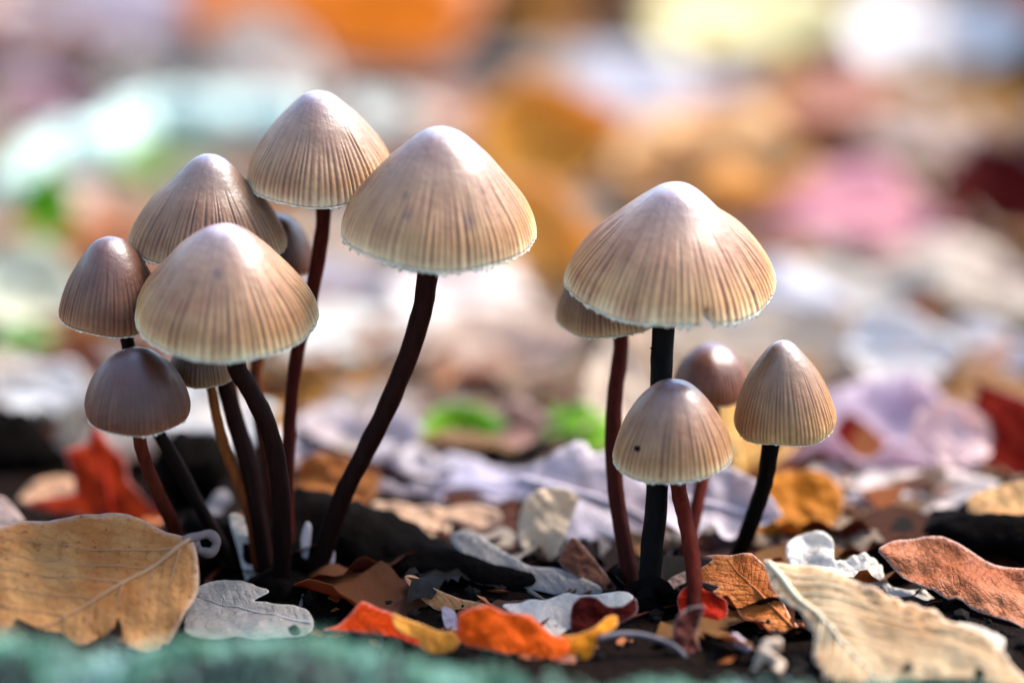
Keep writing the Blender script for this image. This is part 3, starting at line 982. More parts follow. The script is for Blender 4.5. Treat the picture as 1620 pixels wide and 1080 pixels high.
mesh_obj('petiole', v, f, M_RIB, crum, srgb('#5a5458'))
# lobed orange-brown oak leaf
T_('oak_leaf', [(1100, 905), (1128, 888), (1112, 882), (1150, 878), (1190, 874), (1215, 896), (1222, 925), (1236, 945), (1252, 975), (1270, 998), (1250, 1008), (1222, 998), (1196, 1004), (1210, 985), (1180, 980), (1148, 992), (1128, 988), (1150, 968), (1128, 970), (1142, 950), (1112, 948), (1138, 930), (1108, 922)],
   (1200, 1006), 42, srgb('#bd6a22'), 'lobed orange-brown oak leaf propped beside the red-brown stem', rib=[(1262, 1000), (1150, 885)], ribcol=srgb('#a2602c'), veins=3, ribw=0.00025, bumpy=0.06, tens=0.25)
T_('fallen_leaf', [(1046, 935), (1060, 915), (1090, 902), (1115, 900), (1100, 915), (1070, 928), (1056, 945)], (1070, 945), 40, srgb('#d6ab94'), 'thin pinkish leaf tip beside the oak leaf, behind the red-brown stem', bumpy=0.05)
T_('fallen_leaf', [(1072, 945), (1090, 925), (1130, 938), (1150, 952), (1148, 980), (1125, 998), (1098, 990), (1078, 975)], (1110, 1000), 55, srgb('#c2280c'), 'bright red leaf piece wedged under the oak leaf', mat=M_LEAF_GLOW, bumpy=0.05, lift=0.0005)
# veined beige leaf with wavy edge
beige = T_('fallen_leaf', [(1208, 885), (1230, 888), (1262, 888), (1300, 895), (1335, 912), (1370, 928), (1420, 945), (1470, 958), (1500, 975), (1530, 990), (1570, 1010), (1600, 1040), (1620, 1090), (1330, 1095), (1300, 1062), (1286, 1040), (1288, 1005), (1276, 985), (1262, 960), (1240, 945), (1222, 925)],
   (1420, 1085), 30, srgb('#c4a67c', 0.95), 'large beige leaf with many parallel veins and wavy edge beside the oak leaf', rib=[(1215, 888), (1400, 1090)], ribcol=srgb('#d9c7a6'), veins=11, ribw=0.00045, bumpy=0.03, wave=0.012, waves=8)
T_('fallen_leaf', [(1262, 905), (1244, 880), (1246, 855), (1268, 840), (1300, 842), (1318, 862), (1320, 890), (1345, 882), (1372, 876), (1395, 892), (1402, 915), (1430, 930), (1462, 930), (1490, 950), (1512, 975), (1500, 992), (1465, 975), (1420, 955), (1360, 938), (1310, 912)],
   (1390, 955), 40, srgb('#ece4d8'), 'frilly white leaf edge rising behind the large beige veined leaf', mat=M_LEAF_WET, bumpy=0.05, wave=0.02, waves=9)
T_('fallen_leaf', [(1480, 1000), (1520, 985), (1560, 995), (1590, 1010), (1580, 1045), (1560, 1035), (1520, 1020)], (1540, 1045), 30, srgb('#d9cdbd'), 'whitish torn leaf corner at the edge of the large beige leaf', mat=M_LEAF_WET, bumpy=0.06, lift=0.003)
# small pale lobed scraps in the dark hollow
def blob_scrap(pts, dep_px, label, color, r=0.0012):
    A = G(*dep_px)
    d = depth_of(A)
    bm = bmesh.new()
    for (x, y, k) in pts:
        p = P(x, y, d - 0.001 + 0.0015 * random.random()) - A
        res = bmesh.ops.create_icosphere(bm, subdivisions=3, radius=k * px_scale(d), matrix=Matrix.Translation(p) @ Matrix.Diagonal((1, 0.6, 1, 1)))
    me = bpy.data.meshes.new('scrap'); bm.to_mesh(me); bm.free()
    o = bpy.data.objects.new('fungus_scrap', me); COL.objects.link(o); o.location = A; o.color = color
    me.materials.append(M_SCRAP)
    rm = o.modifiers.new('merge', 'REMESH'); rm.mode = 'VOXEL'; rm.voxel_size = 0.00025; rm.use_smooth_shade = True
    sm = o.modifiers.new('soft', 'SMOOTH'); sm.factor = 0.7; sm.iterations = 10
    tag(o, label, 'scrap')
blob_scrap([(1192, 1062, 8), (1200, 1046, 9), (1206, 1032, 10), (1214, 1020, 12), (1228, 1018, 12), (1222, 1040, 10), (1232, 1052, 13), (1228, 1064, 11)], (1212, 1070), 'pale cream forked scrap in the dark hollow under the oak leaf', srgb('#b8a088'))
blob_scrap([(1162, 1008, 10), (1172, 1018, 11), (1182, 1026, 10)], (1176, 1036), 'small lilac-white scrap beside the cream forked scrap', srgb('#a09098'))
# red maple leaf and neighbours on the far side of the tan leaf
T_('maple_leaf', [(100, 712), (138, 702), (150, 668), (172, 700), (198, 725), (204, 760), (232, 790), (262, 815), (240, 840), (180, 830), (120, 815), (70, 810), (35, 795), (80, 785), (118, 778), (112, 745)],
   (150, 835), 55, srgb('#b8380e', 0.95), 'red maple leaf standing up behind the large tan leaf', rib=[(180, 825), (152, 680)], ribcol=srgb('#9c1c08'), veins=2, ribw=0.0003, bumpy=0.05, tens=0.2, mat=M_LEAF_GLOW)
T_('fallen_leaf', [(86, 712), (88, 680), (98, 652), (112, 638), (124, 655), (132, 690), (118, 708)], (108, 745), 70, srgb('#b9ab98'), 'upright pale grey leaf tip behind the red maple leaf', bumpy=0.06, mat=M_LEAF_SMOOTH)
T_('fallen_leaf', [(30, 790), (55, 765), (95, 752), (130, 765), (118, 795), (70, 800)], (80, 805), 40, srgb('#edbf96'), 'peach leaf tip lying against the red maple leaf', bumpy=0.06, mat=M_LEAF_SMOOTH)
T_('fallen_leaf', [(-30, 800), (0, 785), (20, 800), (40, 830), (28, 862), (0, 870), (-30, 860)], (0, 872), 50, srgb('#d9b9a8'), 'pinkish leaf scrap overlapping the end of the large tan leaf', bumpy=0.06, lift=0.004)
T_('fallen_leaf', [(362, 818), (376, 812), (392, 826), (402, 860), (410, 905), (402, 925), (388, 915), (376, 870)], (398, 925), 60, srgb('#e2d8ca'), 'narrow white leaf strip lying between the dark stems of the clump', mat=M_LEAF_WET, bumpy=0.05)
T_('fallen_leaf', [(328, 800), (340, 780), (356, 774), (366, 792), (352, 808), (346, 826), (334, 818)], (345, 842), 60, srgb('#b0a8ac'), 'tiny lilac-blue leaf scrap beside the white strip among the stems', mat=M_LEAF_WET, bumpy=0.06)
T_('fallen_leaf', [(478, 880), (476, 850), (484, 826), (492, 832), (490, 862), (484, 888)], (484, 915), 70, srgb('#d8d4d8'), 'thin pale sliver between the two dark stem bases', mat=M_LEAF_SMOOTH, bumpy=0.04)
T_('fallen_leaf', [(505, 905), (512, 872), (524, 858), (530, 880), (522, 912), (510, 922)], (516, 922), 70, srgb('#bda9ac'), 'pinkish grey sliver beside the leaning black stem base', mat=M_LEAF_SMOOTH, bumpy=0.04)
T_('fallen_leaf', [(465, 775), (472, 735), (500, 720), (545, 722), (600, 748), (592, 790), (560, 805), (500, 800)], (530, 825), 50, srgb('#b06a2c'), 'orange-brown leaf hollow standing behind the leaning black stem', bumpy=0.12, cup=0.3, mat=M_LEAF_SMOOTH)
T_('fallen_leaf', [(588, 798), (620, 792), (680, 800), (740, 795), (790, 808), (788, 828), (750, 832), (715, 824), (712, 842), (690, 856), (668, 852), (640, 858), (612, 835)],
   (690, 870), 38, srgb('#d9b596'), 'pale tan leaf with scalloped edge lying on the black rotten wood', bumpy=0.06, wave=0.02, mat=M_LEAF_SMOOTH)
T_('fallen_leaf', [(712, 850), (745, 842), (785, 862), (830, 892), (890, 902), (945, 925), (950, 940), (900, 942), (840, 932), (780, 905), (730, 878)],
   (840, 945), 30, srgb('#8c8580'), 'slate blue leaf lying along the black rotten wood', mat=M_LEAF_WET, bumpy=0.04)
T_('fallen_leaf', [(820, 850), (826, 800), (850, 775), (895, 772), (915, 790), (900, 830), (886, 870), (865, 888), (835, 880)], (862, 895), 60, srgb('#ddc9ae'), 'upright cream leaf leaning behind the slate blue leaf', bumpy=0.10, mat=M_LEAF_SMOOTH)
T_('fallen_leaf', [(884, 888), (905, 850), (930, 872), (962, 912), (975, 930), (955, 940), (915, 915)], (935, 940), 50, srgb('#7a4630'), 'brown pointed leaf beside the slim maroon stem', bumpy=0.06, mat=M_LEAF_SMOOTH)
# middle distance on the side of the closed cap
T_('fallen_leaf', [(1190, 850), (1186, 790), (1200, 755), (1240, 742), (1300, 748), (1332, 775), (1330, 815), (1300, 842), (1240, 860)], (1260, 880), 45, srgb('#d08414'), 'ochre yellow leaf behind the leaning black stem of the closed cap', bumpy=0.06, mat=M_LEAF_SMOOTH)
T_('maple_leaf', [(1536, 648), (1548, 618), (1538, 598), (1575, 612), (1640, 640), (1640, 760), (1580, 745), (1548, 738), (1560, 715), (1572, 690), (1560, 662)], (1590, 775), 60, srgb('#8f1c0a'), 'dark red maple leaf standing beside the pinkish curled leaf', bumpy=0.06, mat=M_LEAF_GLOW, tens=0.3)
T_('fallen_leaf', [(1440, 690), (1450, 655), (1490, 640), (1535, 648), (1565, 680), (1566, 715), (1545, 735), (1490, 742), (1452, 728)], (1505, 775), 60, srgb('#eacac6'), 'pinkish white curled leaf between two dark red leaves', bumpy=0.12, cup=0.25, mat=M_LEAF_WET)
T_('fallen_leaf', [(1300, 700), (1318, 675), (1340, 652), (1375, 672), (1405, 700), (1380, 715), (1330, 715)], (1350, 745), 50, srgb('#8e1e14'), 'small dark red leaf behind the egg-shaped cap', bumpy=0.06, mat=M_LEAF_GLOW)
T_('fallen_leaf', [(1388, 880), (1420, 858), (1490, 855), (1560, 880), (1640, 905), (1640, 995), (1560, 975), (1500, 945), (1440, 915)], (1540, 985), 28, srgb('#a8643c'), 'reddish tan leaf with grey sheen beyond the large beige leaf', bumpy=0.08, wave=0.02)
T_('fallen_leaf', [(1530, 790), (1570, 770), (1640, 765), (1640, 845), (1590, 840), (1545, 825)], (1590, 860), 35, srgb('#c79a62'), 'tan leaf resting on the black branch end', bumpy=0.06, lift=0.006)

# ------------------------------------------------------------------ leaves of the blurred litter, singled out
T_('fallen_leaf', [(285, 20), (320, -40), (500, -70), (700, -60), (770, -20), (745, 50), (700, 100), (610, 118), (530, 104), (480, 70), (440, 40), (380, 40), (330, 80), (300, 150)],
   (600, 156), 44, srgb('#d97a14'), 'largest bright orange leaf far behind the conical greyish cap', mat=M_LEAF_GLOW, bumpy=0.03, lift=0.004, step=0.006)
T_('fallen_leaf', [(490, 80), (560, 112), (640, 118), (720, 100), (800, 72), (850, 84), (840, 118), (770, 140), (660, 156), (560, 152), (510, 130)],
   (670, 172), 40, srgb('#260602'), 'dark maroon leaf standing in for the shade under the largest bright orange leaf', mat=M_LEAF_GLOW, bumpy=0.03, lift=0.005, step=0.006)  # dark sheet painted in for the shaded hollow below the orange leaf
T_('fallen_leaf', [(286, 60), (310, 40), (335, 60), (330, 120), (310, 175), (290, 160)],
   (310, 198), 50, srgb('#260804'), 'narrow blackish leaf standing in for a shaded gap beside the broad upright beige leaf', mat=M_LEAF_GLOW, bumpy=0.03, lift=0.004, step=0.005)  # dark sheet painted in where a gap lies in shade
def litter(cx, yt, yb, w, kind, hexc, label, roll=None, k=0.95, aspect=0.75, mat=None, turn=None):
    B = G(cx, yb) + Vector((0, 0, 0.0015))
    d = depth_of(B)
    s = px_scale(d)
    Wm, h = w * s * 1.18, (yb - yt) * s * 1.0
    L = max(h * 1.12, aspect * Wm)
    g = -math.asin(ray(cx, (yt + yb) / 2).z)
    tilt = math.degrees(math.asin(min(0.98, h / L)) - g)
    tilt = max(4, min(78, tilt))
    rl = roll if roll is not None else random.uniform(-10, 10)
    fr = plane_frame(B, tilt, rl)
    tn = turn if turn is not None else random.uniform(-25, 25)
    long_, short_ = max(Wm, L), min(Wm, L)
    poly = outline(kind, long_ * 1.15, short_ * 1.3, random.random() * 9)
    a0 = R_(tn + (0 if Wm >= L else 90))
    poly = [(x * math.cos(a0) - y * math.sin(a0), x * math.sin(a0) + y * math.cos(a0)) for x, y in poly]
    ex = np.asarray(poly); ex = ex.max(0) - ex.min(0)
    kx, ky = Wm * 1.08 / ex[0], L * 1.05 / ex[1]
    poly = [(x * kx, y * ky) for x, y in poly]
    lo = min(p[1] for p in poly)
    O = B + fr[2] * (-lo) - fr[3] * 0.0005
    surf = Surf(long_, seed=random.random() * 30, cup=random.uniform(-0.05, 0.12), bend=random.uniform(-0.08, 0.08), wave=0.05, bumpy=0.06, fold=random.uniform(-0.1, 0.3), roll=random.uniform(0, 0.12), tip=random.uniform(-0.2, 0.3), ang=a0)
    root = empty('fallen_leaf', B)
    tag(root, label, 'leaf')
    c = srgb(hexc, k)
    blade('blade', poly, surf, (O, fr[1], fr[2], fr[3]), mat or M_LEAF_SMOOTH, root, c, long_ / 18, origin=B, thick=0.00015)
    ux, uy = math.cos(a0), math.sin(a0)
    Lr = long_ * 0.5
    pth = []
    for i in range(17):
        q = -1.25 + 2.15 * i / 16
        u, v_ = ux * q * Lr, uy * q * Lr
        pth.append(O + fr[1] * u + fr[2] * v_ + fr[3] * (surf.h(u, v_, 1.0 if abs(q) < 1 else 1.0) + 0.0003) - B)
    vv, ff, _ = tube(pth, [0.0009 * (1 - 0.7 * i / 16) for i in range(17)], 6)
    mesh_obj('midrib', vv, ff, M_RIB, root, tuple(x * 0.8 for x in c[:3]) + (1,))

BG = [
 (405, 55, 200, 165, 'oval', '#e2d0c0', 'broad beige leaf standing upright before the bright orange leaf', 5),
 (140, 25, 135, 330, 'oval', '#b8b3d0', 'wide lilac grey leaf far beyond the pale mint branch', 0),
 (120, 122, 182, 105, 'oval', '#3a0606', 'small dark red leaf above the pale mint branch', 0),
 (235, 100, 205, 130, 'oval', '#d2c6b4', 'greyish cream leaf beside the small dark red leaf', 0),
 (50, 160, 240, 150, 'oval', '#d0aaae', 'dusky pink leaf at the end of the pale mint branch', 0),
 (68, 305, 402, 82, 'oval', '#6cae18', 'vivid green leaf below the pale mint branch', 0),
 (255, 250, 310, 110, 'oval', '#8fb257', 'dull green leaf between the mint branch and the broad umbrella cap', 0),
 (38, 535, 605, 70, 'oval', '#b4dc8c', 'pale green leaf beyond the small purplish dome cap', 0),
 (160, 285, 350, 190, 'oval', '#d6c2b6', 'pinkish beige leaf beside the vivid green leaf', 0),
 (130, 382, 440, 180, 'oak', '#d88c58', 'terracotta leaf beyond the dark brown bell cap', 0),
 (50, 430, 545, 170, 'oval', '#dedfc6', 'greenish cream leaf beside the terracotta leaf', 0),
 (740, 178, 226, 170, 'oval', '#e8b498', 'peach leaf behind the widest cap of the crowded clump', 0),
 (630, 180, 240, 120, 'oval', '#e0e8e0', 'whitish leaf between the two tallest caps', 0),
 (885, 165, 335, 175, 'oval', '#e0a040', 'tall ochre leaf standing between the two clumps', 0),
 (840, 330, 515, 190, 'oval', '#e4aa50', 'mustard leaf below the tall ochre leaf', 0),
 (950, 28, 92, 150, 'oval', '#c67c20', 'orange-brown leaf far behind with a dark hollow', 0),
 (1005, 55, 100, 110, 'oval', '#260a05', 'nearly black leaf standing in for a shaded gap beside the far orange-brown leaf', 0),  # near-black colour takes the place of shade in a gap
 (940, 118, 175, 120, 'oval', '#fdf4ec', 'white leaf patch above the tall ochre leaf', 0),
 (1060, 108, 255, 250, 'oval', '#b8c2da', 'big blue-grey leaf beyond the biggest pale cone', 0),
 (1210, 10, 125, 270, 'oval', '#f8f2c2', 'large lemon cream leaf far behind the sparse clump', 0),
 (1505, 45, 155, 220, 'oval', '#f5f3f2', 'large white leaf beyond the two pink leaves', 0),
 (1160, 188, 300, 240, 'oval', '#dc963a', 'golden leaf just above the biggest pale cone', 0),
 (1190, 262, 375, 300, 'oval', '#f0c88c', 'pale golden leaf touching the outline of the biggest cone', 0),
 (1360, 150, 235, 180, 'oval', '#dfa892', 'salmon pink leaf above the rose pink leaf', 0),
 (1345, 215, 275, 170, 'oval', '#dab6c8', 'lilac pink leaf between salmon and rose pink leaves', 0),
 (1370, 310, 430, 230, 'oval', '#e8aab4', 'rose pink leaf behind the biggest pale cone', 0),
 (1395, 272, 312, 130, 'oval', '#a87a24', 'olive brown leaf strip above the rose pink leaf', 0),
 (1490, 235, 335, 220, 'oval', '#dec8b4', 'beige leaf between the large white and the dark red leaf', 0),
 (1592, 285, 412, 120, 'oval', '#5e0c08', 'dark blood-red leaf at the far bank beyond the rose pink leaf', 0),
 (1530, 405, 505, 240, 'oval', '#dcc9b8', 'wide sandy leaf below the dark blood-red leaf', 0),
 (1235, 435, 545, 150, 'oval', '#e0e6fa', 'icy white leaf directly above the egg-shaped cap', 0),
 (1385, 450, 525, 170, 'oval', '#cac6be', 'grey leaf beside the icy white leaf', 0),
 (1440, 528, 645, 130, 'oval', '#f0f3f6', 'bright white leaf beyond the pinkish curled leaf', 0),
 (1575, 535, 605, 140, 'oval', '#c0cae6', 'pale blue leaf behind the dark red maple leaf', 0),
 (560, 435, 525, 150, 'oval', '#8f8aa8', 'slate violet leaf between the dark red stem and leaning black stem', 0),
 (610, 515, 610, 250, 'oval', '#e0ecec', 'whitish mint leaf behind the leaning black stem', 0),
 (745, 425, 550, 190, 'oval', '#f2e8e2', 'creamy white leaf below the widest cap of the crowded clump', 0),
 (810, 555, 650, 220, 'oval', '#dcc4b0', 'sandy pink leaf midway between the two clumps', 0),
 (625, 635, 690, 140, 'oak', '#d8994a', 'light orange leaf touching the leaning black stem', 0),
 (732, 672, 738, 96, 'oval', '#86ba28', 'bright lime green leaf beside the light orange leaf', 0),
 (925, 662, 742, 76, 'oval', '#8cc43c', 'grass green leaf touching the slim maroon stem', 0),
 (545, 680, 765, 170, 'oval', '#cdbfd0', 'mauve leaf behind the foot of the leaning black stem', 0),
 (765, 750, 815, 140, 'oval', '#b2b0e0', 'lavender leaf above the scalloped pale tan leaf', 0),
 (835, 690, 760, 150, 'oval', '#aa8278', 'dull rosy brown leaf beside the bright lime leaf', 0),
 (940, 740, 880, 150, 'oval', '#c8bcda', 'large lavender grey leaf behind the slim maroon stem', 0),
 (1160, 615, 775, 150, 'oval', '#ffd27e', 'glowing pale yellow leaf between the striped bell and the closed cap', 0),
 (1135, 768, 880, 140, 'oval', '#cdc0d8', 'pale lilac leaf behind the red-brown stem', 0),
 (1400, 705, 778, 270, 'oval', '#cfb8c8', 'long mauve pink leaf below the pinkish curled leaf', 0),
 (1370, 758, 820, 130, 'oval', '#decdbf', 'cream leaf beside the ochre yellow leaf', 0),
 (1475, 765, 838, 160, 'oval', '#e6dad6', 'off-white leaf above the black branch end', 0),
 (60, 600, 680, 180, 'oval', '#c9d4de', 'pale bluish leaf beyond the upright grey leaf tip', 0),
 (330, 640, 740, 150, 'oval', '#f4f2ee', 'shining white leaf behind the dark stems of the crowded clump', 0),
 (640, 760, 806, 130, 'oval', '#cfc8de', 'pale violet leaf behind the scalloped pale tan leaf', 0),
 (1000, 560, 700, 110, 'oval', '#f0dcc4', 'warm cream leaf seen between the slim maroon and thick black stems', 0),
]
for i, b in enumerate(BG):
    cx, yt, yb, w, kind, hx, lab, rl = b
    r_, g_, b_, _ = srgb(hx)
    lum = (r_ + g_ + b_) / 3
    sat = max(r_, g_, b_) - min(r_, g_, b_)
    if b_ > r_:        # the blue of the sky is in the light, the leaf itself is greyer
        hx = '#' + ''.join('%02x' % int(0.55 * int(hx[q:q + 2], 16) + 0.45 * int('#cfc4ba'[q:q + 2], 16)) for q in (1, 3, 5))
    m_ = M_LEAF_GLOW if (lum < 0.12 or sat > 0.35) else (M_LEAF_WET if i % 2 == 0 else M_LEAF_SMOOTH)
    f_ = (1.3 if lum < 0.08 else 1.0) * (1.1 if yb < 260 else 1.12)  # darkest leaves also stand in for shaded gaps, so they are enlarged
    litter(cx, yt - (yb - yt) * (f_ - 1), yb, w * f_, kind, hx, lab, roll=rl + random.uniform(-6, 6), mat=m_, turn=random.uniform(-18, 18))

NAMED = [(G(b[0], b[2]), b[6].split(' leaf')[0] + ' leaf') for b in BG]
# ------------------------------------------------------------------ plain litter leaves below them
def proto(kind, seed):
    L = 1.0
    poly = outline(kind, L, 0.62 if kind != 'maple' else 1.0, seed)
    surf = Surf(L, seed=seed * 3.1, cup=random.uniform(-0.2, 0.3), bend=random.uniform(-0.2, 0.2), wave=0.07, bumpy=0.10, fold=random.uniform(-0.2, 0.6), roll=random.uniform(0, 0.25), tip=random.uniform(-0.3, 0.6))
    v2, f = triangulate(poly, 0.085)
    dist = dist_to_outline(v2, poly)
    zs = np.array([surf.h(float(u), float(v), float(d_)) for (u, v), d_ in zip(v2, dist)])
    zs -= np.percentile(zs, 12)
    me = bpy.data.meshes.new('fallen_leaf')
    vs = [(float(u), float(v), float(z)) for (u, v), z in zip(v2, zs)]
    n = len(vs)
    # a thin underside closes the blade
    vs2 = vs + [(x, y, z - 0.004) for x, y, z in vs]
    fs = list(f) + [tuple(n + q for q in reversed(t)) for t in f]
    me.from_pydata(vs2, [], fs)
    me.polygons.foreach_set('use_smooth', [True] * len(me.polygons))
    l = me.uv_layers.new(name='UVMap')
    idx = np.zeros(len(me.loops), dtype=np.int32); me.loops.foreach_get('vertex_index', idx)
    uvs = np.array([(x + 0.5, y) for x, y, z in vs2], dtype=np.float32)
    l.data.foreach_set('uv', uvs[idx].ravel())
    me.materials.append(M_LEAF_SMOOTH)
    me.update()
    return me, np.array(vs2), fs
KINDS = ['oval', 'oval', 'oval', 'oak', 'oak', 'maple', 'oval', 'oval', 'oval', 'oval']
SHAPE = {'oval': 'oval', 'oak': 'lobed', 'maple': 'pointed star-shaped'}
PROTO = [proto(k, i + 1) for i, k in enumerate(KINDS)]
SHADES = [('#dcc4aa', 'sandy beige'), ('#c8955c', 'light tan'), ('#ebdfd0', 'off-white'), ('#c9bdb8', 'mushroom grey'), ('#b9682a', 'orange-brown'),
          ('#dbae98', 'dusty pink'), ('#8a4626', 'russet'), ('#d89c40', 'golden'), ('#4e2014', 'dark brown')]
WTS = [6, 5, 6, 3, 3, 4, 2, 3, 2]
count = 0
rr = random.Random(11)
while count < 290:
    y = rr.uniform(0.03, 0.26) if count < 150 else rr.uniform(0.24, 0.75)
    dep = (y + 0.406)
    half = dep * 0.18 * 1.08
    x = rr.uniform(-half, half)
    # keep the black hollow round the stems open
    if y < 0.06 and -0.06 < x < 0.03: continue
    if x < -0.03 and y < 0.075: continue
    pk = rr.randrange(len(PROTO))
    me, _, _ = PROTO[pk]
    hx, nm = rr.choices(SHADES, [5, 6, 3, 3, 5, 3, 5, 4, 5] if y > 0.25 else [7, 4, 6, 4, 2, 4, 1, 2, 1])[0]
    o = bpy.data.objects.new('fallen_leaf', me)
    COL.objects.link(o)
    sz = rr.uniform(0.040, 0.075) * (0.62 if y < 0.14 else 0.85 if y < 0.26 else 1.0)
    o.scale = (sz, sz * rr.uniform(0.8, 1.15), sz * (rr.uniform(0.18, 0.3) if y > 0.14 else rr.uniform(0.3, 0.45)))
    o.rotation_euler = (R_(rr.uniform(-9, 9)), R_(rr.uniform(-9, 9)), rr.uniform(0, 6.28))
    o.location = (x, y, ground_z(x, y) + rr.uniform(0.0003, 0.002))
    c = srgb(hx, rr.uniform(0.75, 0.98))
    o.color = c
    near = min(NAMED, key=lambda q: (q[0].x - x) ** 2 + (q[0].y - y) ** 2)[1]
    tag(o, '%s %s leaf in the litter next to the %s' % (nm, SHAPE[KINDS[pk]], near), 'leaf', 'loose leaves of the blurred litter')
    count += 1

NEAR = [(G(x, y), t) for x, y, t in ((390, 960, 'grey-blue damp leaf'), (600, 1000, 'small red-orange leaf'), (840, 1010, 'larger orange leaf'), (1170, 970, 'oak leaf'),
        (450, 925, 'stems of the crowded clump'), (1035, 960, 'thick black stem'), (150, 850, 'red maple leaf'), (1420, 990, 'large beige veined leaf'), (700, 860, 'scalloped pale tan leaf'), (860, 930, 'slate blue leaf'), (1500, 890, 'black branch end'))]
DEAD = [('#3c2012', 'dark brown'), ('#6a3618', 'rust brown'), ('#8c5026', 'chestnut'), ('#241208', 'blackish'), ('#a8743c', 'tawny'), ('#4c1c10', 'maroon brown')]
count = 0
while count < 90:
    if count < 34:
        x, y = rr.uniform(-0.075, 0.075), rr.uniform(-0.024, 0.016)
    else:
        x, y = rr.uniform(-0.095, 0.095), rr.uniform(0.005, 0.10)
    if x < -0.045 and -0.012 < y < 0.045: continue
    if -0.055 < x < -0.022 and y < 0.0: continue
    pk = rr.randrange(len(PROTO))
    hx, nm = rr.choices(DEAD, [4, 4, 3, 4, 2, 2])[0] if count < 34 or rr.random() < 0.25 else rr.choice(SHADES[:8])
    o = bpy.data.objects.new('dead_leaf', PROTO[pk][0])
    COL.objects.link(o)
    sz = rr.uniform(0.018, 0.034) if count < 34 else rr.uniform(0.018, 0.036)
    o.scale = (sz, sz * rr.uniform(0.7, 1.1), sz * (0.45 if count < 34 else 0.5))
    o.rotation_euler = (R_(rr.uniform(-10, 10)), R_(rr.uniform(-10, 10)), rr.uniform(0, 6.28))
    o.location = (x, y, ground_z(x, y) + rr.uniform(0.0, 0.0008))
    o.color = srgb(hx, 0.9)
    near = min(NEAR, key=lambda q: (q[0].x - x) ** 2 + (q[0].y - y) ** 2)[1]
    tag(o, '%s %s dead leaf flat on the soil by the %s' % (nm, SHAPE[KINDS[pk]], near), 'leaf', 'small dead leaves on the soil round the stems')
    count += 1

# everything round about, beyond the picture: one uncounted carpet
lv, lf, lm = [], [], []
off = 0
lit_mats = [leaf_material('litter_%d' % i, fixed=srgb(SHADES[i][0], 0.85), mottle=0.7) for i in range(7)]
n_l = 0
while n_l < 2600:
    x, y = rr.uniform(-1.6, 1.6), rr.uniform(-1.1, 2.4)
    dep = y + 0.406
    inframe = y > -0.13 and abs(x) < dep * 0.18 * 1.12
    if inframe and y < 0.75: continue
    if abs(x) < 0.14 and -0.6 < y < -0.03: continue
    _, vs, fs = PROTO[rr.randrange(len(PROTO))]
    sz = rr.uniform(0.03, 0.075)
    rot = Matrix.Rotation(rr.uniform(0, 6.28), 3, 'Z') @ Matrix.Rotation(R_(rr.uniform(-18, 18)), 3, 'X') @ Matrix.Rotation(R_(rr.uniform(-14, 14)), 3, 'Y')
    Rm = np.array(rot) * sz
    p = vs @ Rm.T + np.array([x, y, ground_z(x, y) + rr.uniform(0.001, 0.01)])
    lv.append(p)
    lf += [tuple(q + off for q in t) for t in fs]
    lm += [rr.choices(range(7), WTS[:7])[0]] * len(fs)
    off += len(vs)
    n_l += 1
o = mesh_obj('leaf_litter', np.concatenate(lv).tolist(), lf, lit_mats)
o.data.polygons.foreach_set('material_index', lm)
tag(o, 'carpet of dry brown and beige leaves all round the mushrooms', 'leaf litter', kind='stuff')

# ------------------------------------------------------------------ soil crumbs
ico = bmesh.new(); bmesh.ops.create_icosphere(ico, subdivisions=1, radius=1)
iv = np.array([v.co[:] for v in ico.verts]); ifc = [tuple(v.index for v in f.verts) for f in ico.faces]; ico.free()
cv, cf, off = [], [], 0
for i in range(2600):
    x, y = rr.gauss(0, 0.06), rr.uniform(-0.06, 0.07)
    if rr.random() < 0.4:
        x = rr.uniform(-0.09, 0.09)
    s = 0.00025 + 0.0011 * rr.random() ** 3
    p = iv * (1 + 0.35 * rng.standard_normal((len(iv), 1)) * 0.5) * s + np.array([x, y, ground_z(x, y) + s * 0.3])
    cv.append(p); cf += [tuple(q + off for q in t) for t in ifc]; off += len(iv)
o = mesh_obj('soil_crumbs', np.concatenate(cv).tolist(), cf, M_CRUMB, smooth_=False)
tag(o, 'black soil crumbs scattered round the stem bases', 'soil', kind='stuff')

for i in range(16):
    px_, py_ = rr.uniform(250, 1350), rr.uniform(860, 1010)
    g = G(px_, py_)
    a = rr.uniform(0, 6.28); ln = rr.uniform(0.006, 0.016)
    pp = [Vector((math.cos(a) * ln * q, math.sin(a) * ln * q, 0.0006 + rr.uniform(-1, 1) * 0.0004)) for q in (-1, -0.5, 0, 0.5, 1)]
    vv, ff, _ = tube(catmull(pp, 14), [rr.uniform(0.0002, 0.0004) * (1 - 0.03 * q) for q in range(15)], 7)
    near = min(NEAR, key=lambda q: (q[0].x - g.x) ** 2 + (q[0].y - g.y) ** 2)[1]
    nm, hx = rr.choice((('dark brown', '#2a160c'), ('grey', '#6e625a'), ('reddish', '#5a2414')))
    tag(mesh_obj('twig', vv, ff, M_RIB, None, srgb(hx), loc=g), 'thin %s twig on the soil by the %s' % (nm, near), 'twig', 'thin twigs on the soil')

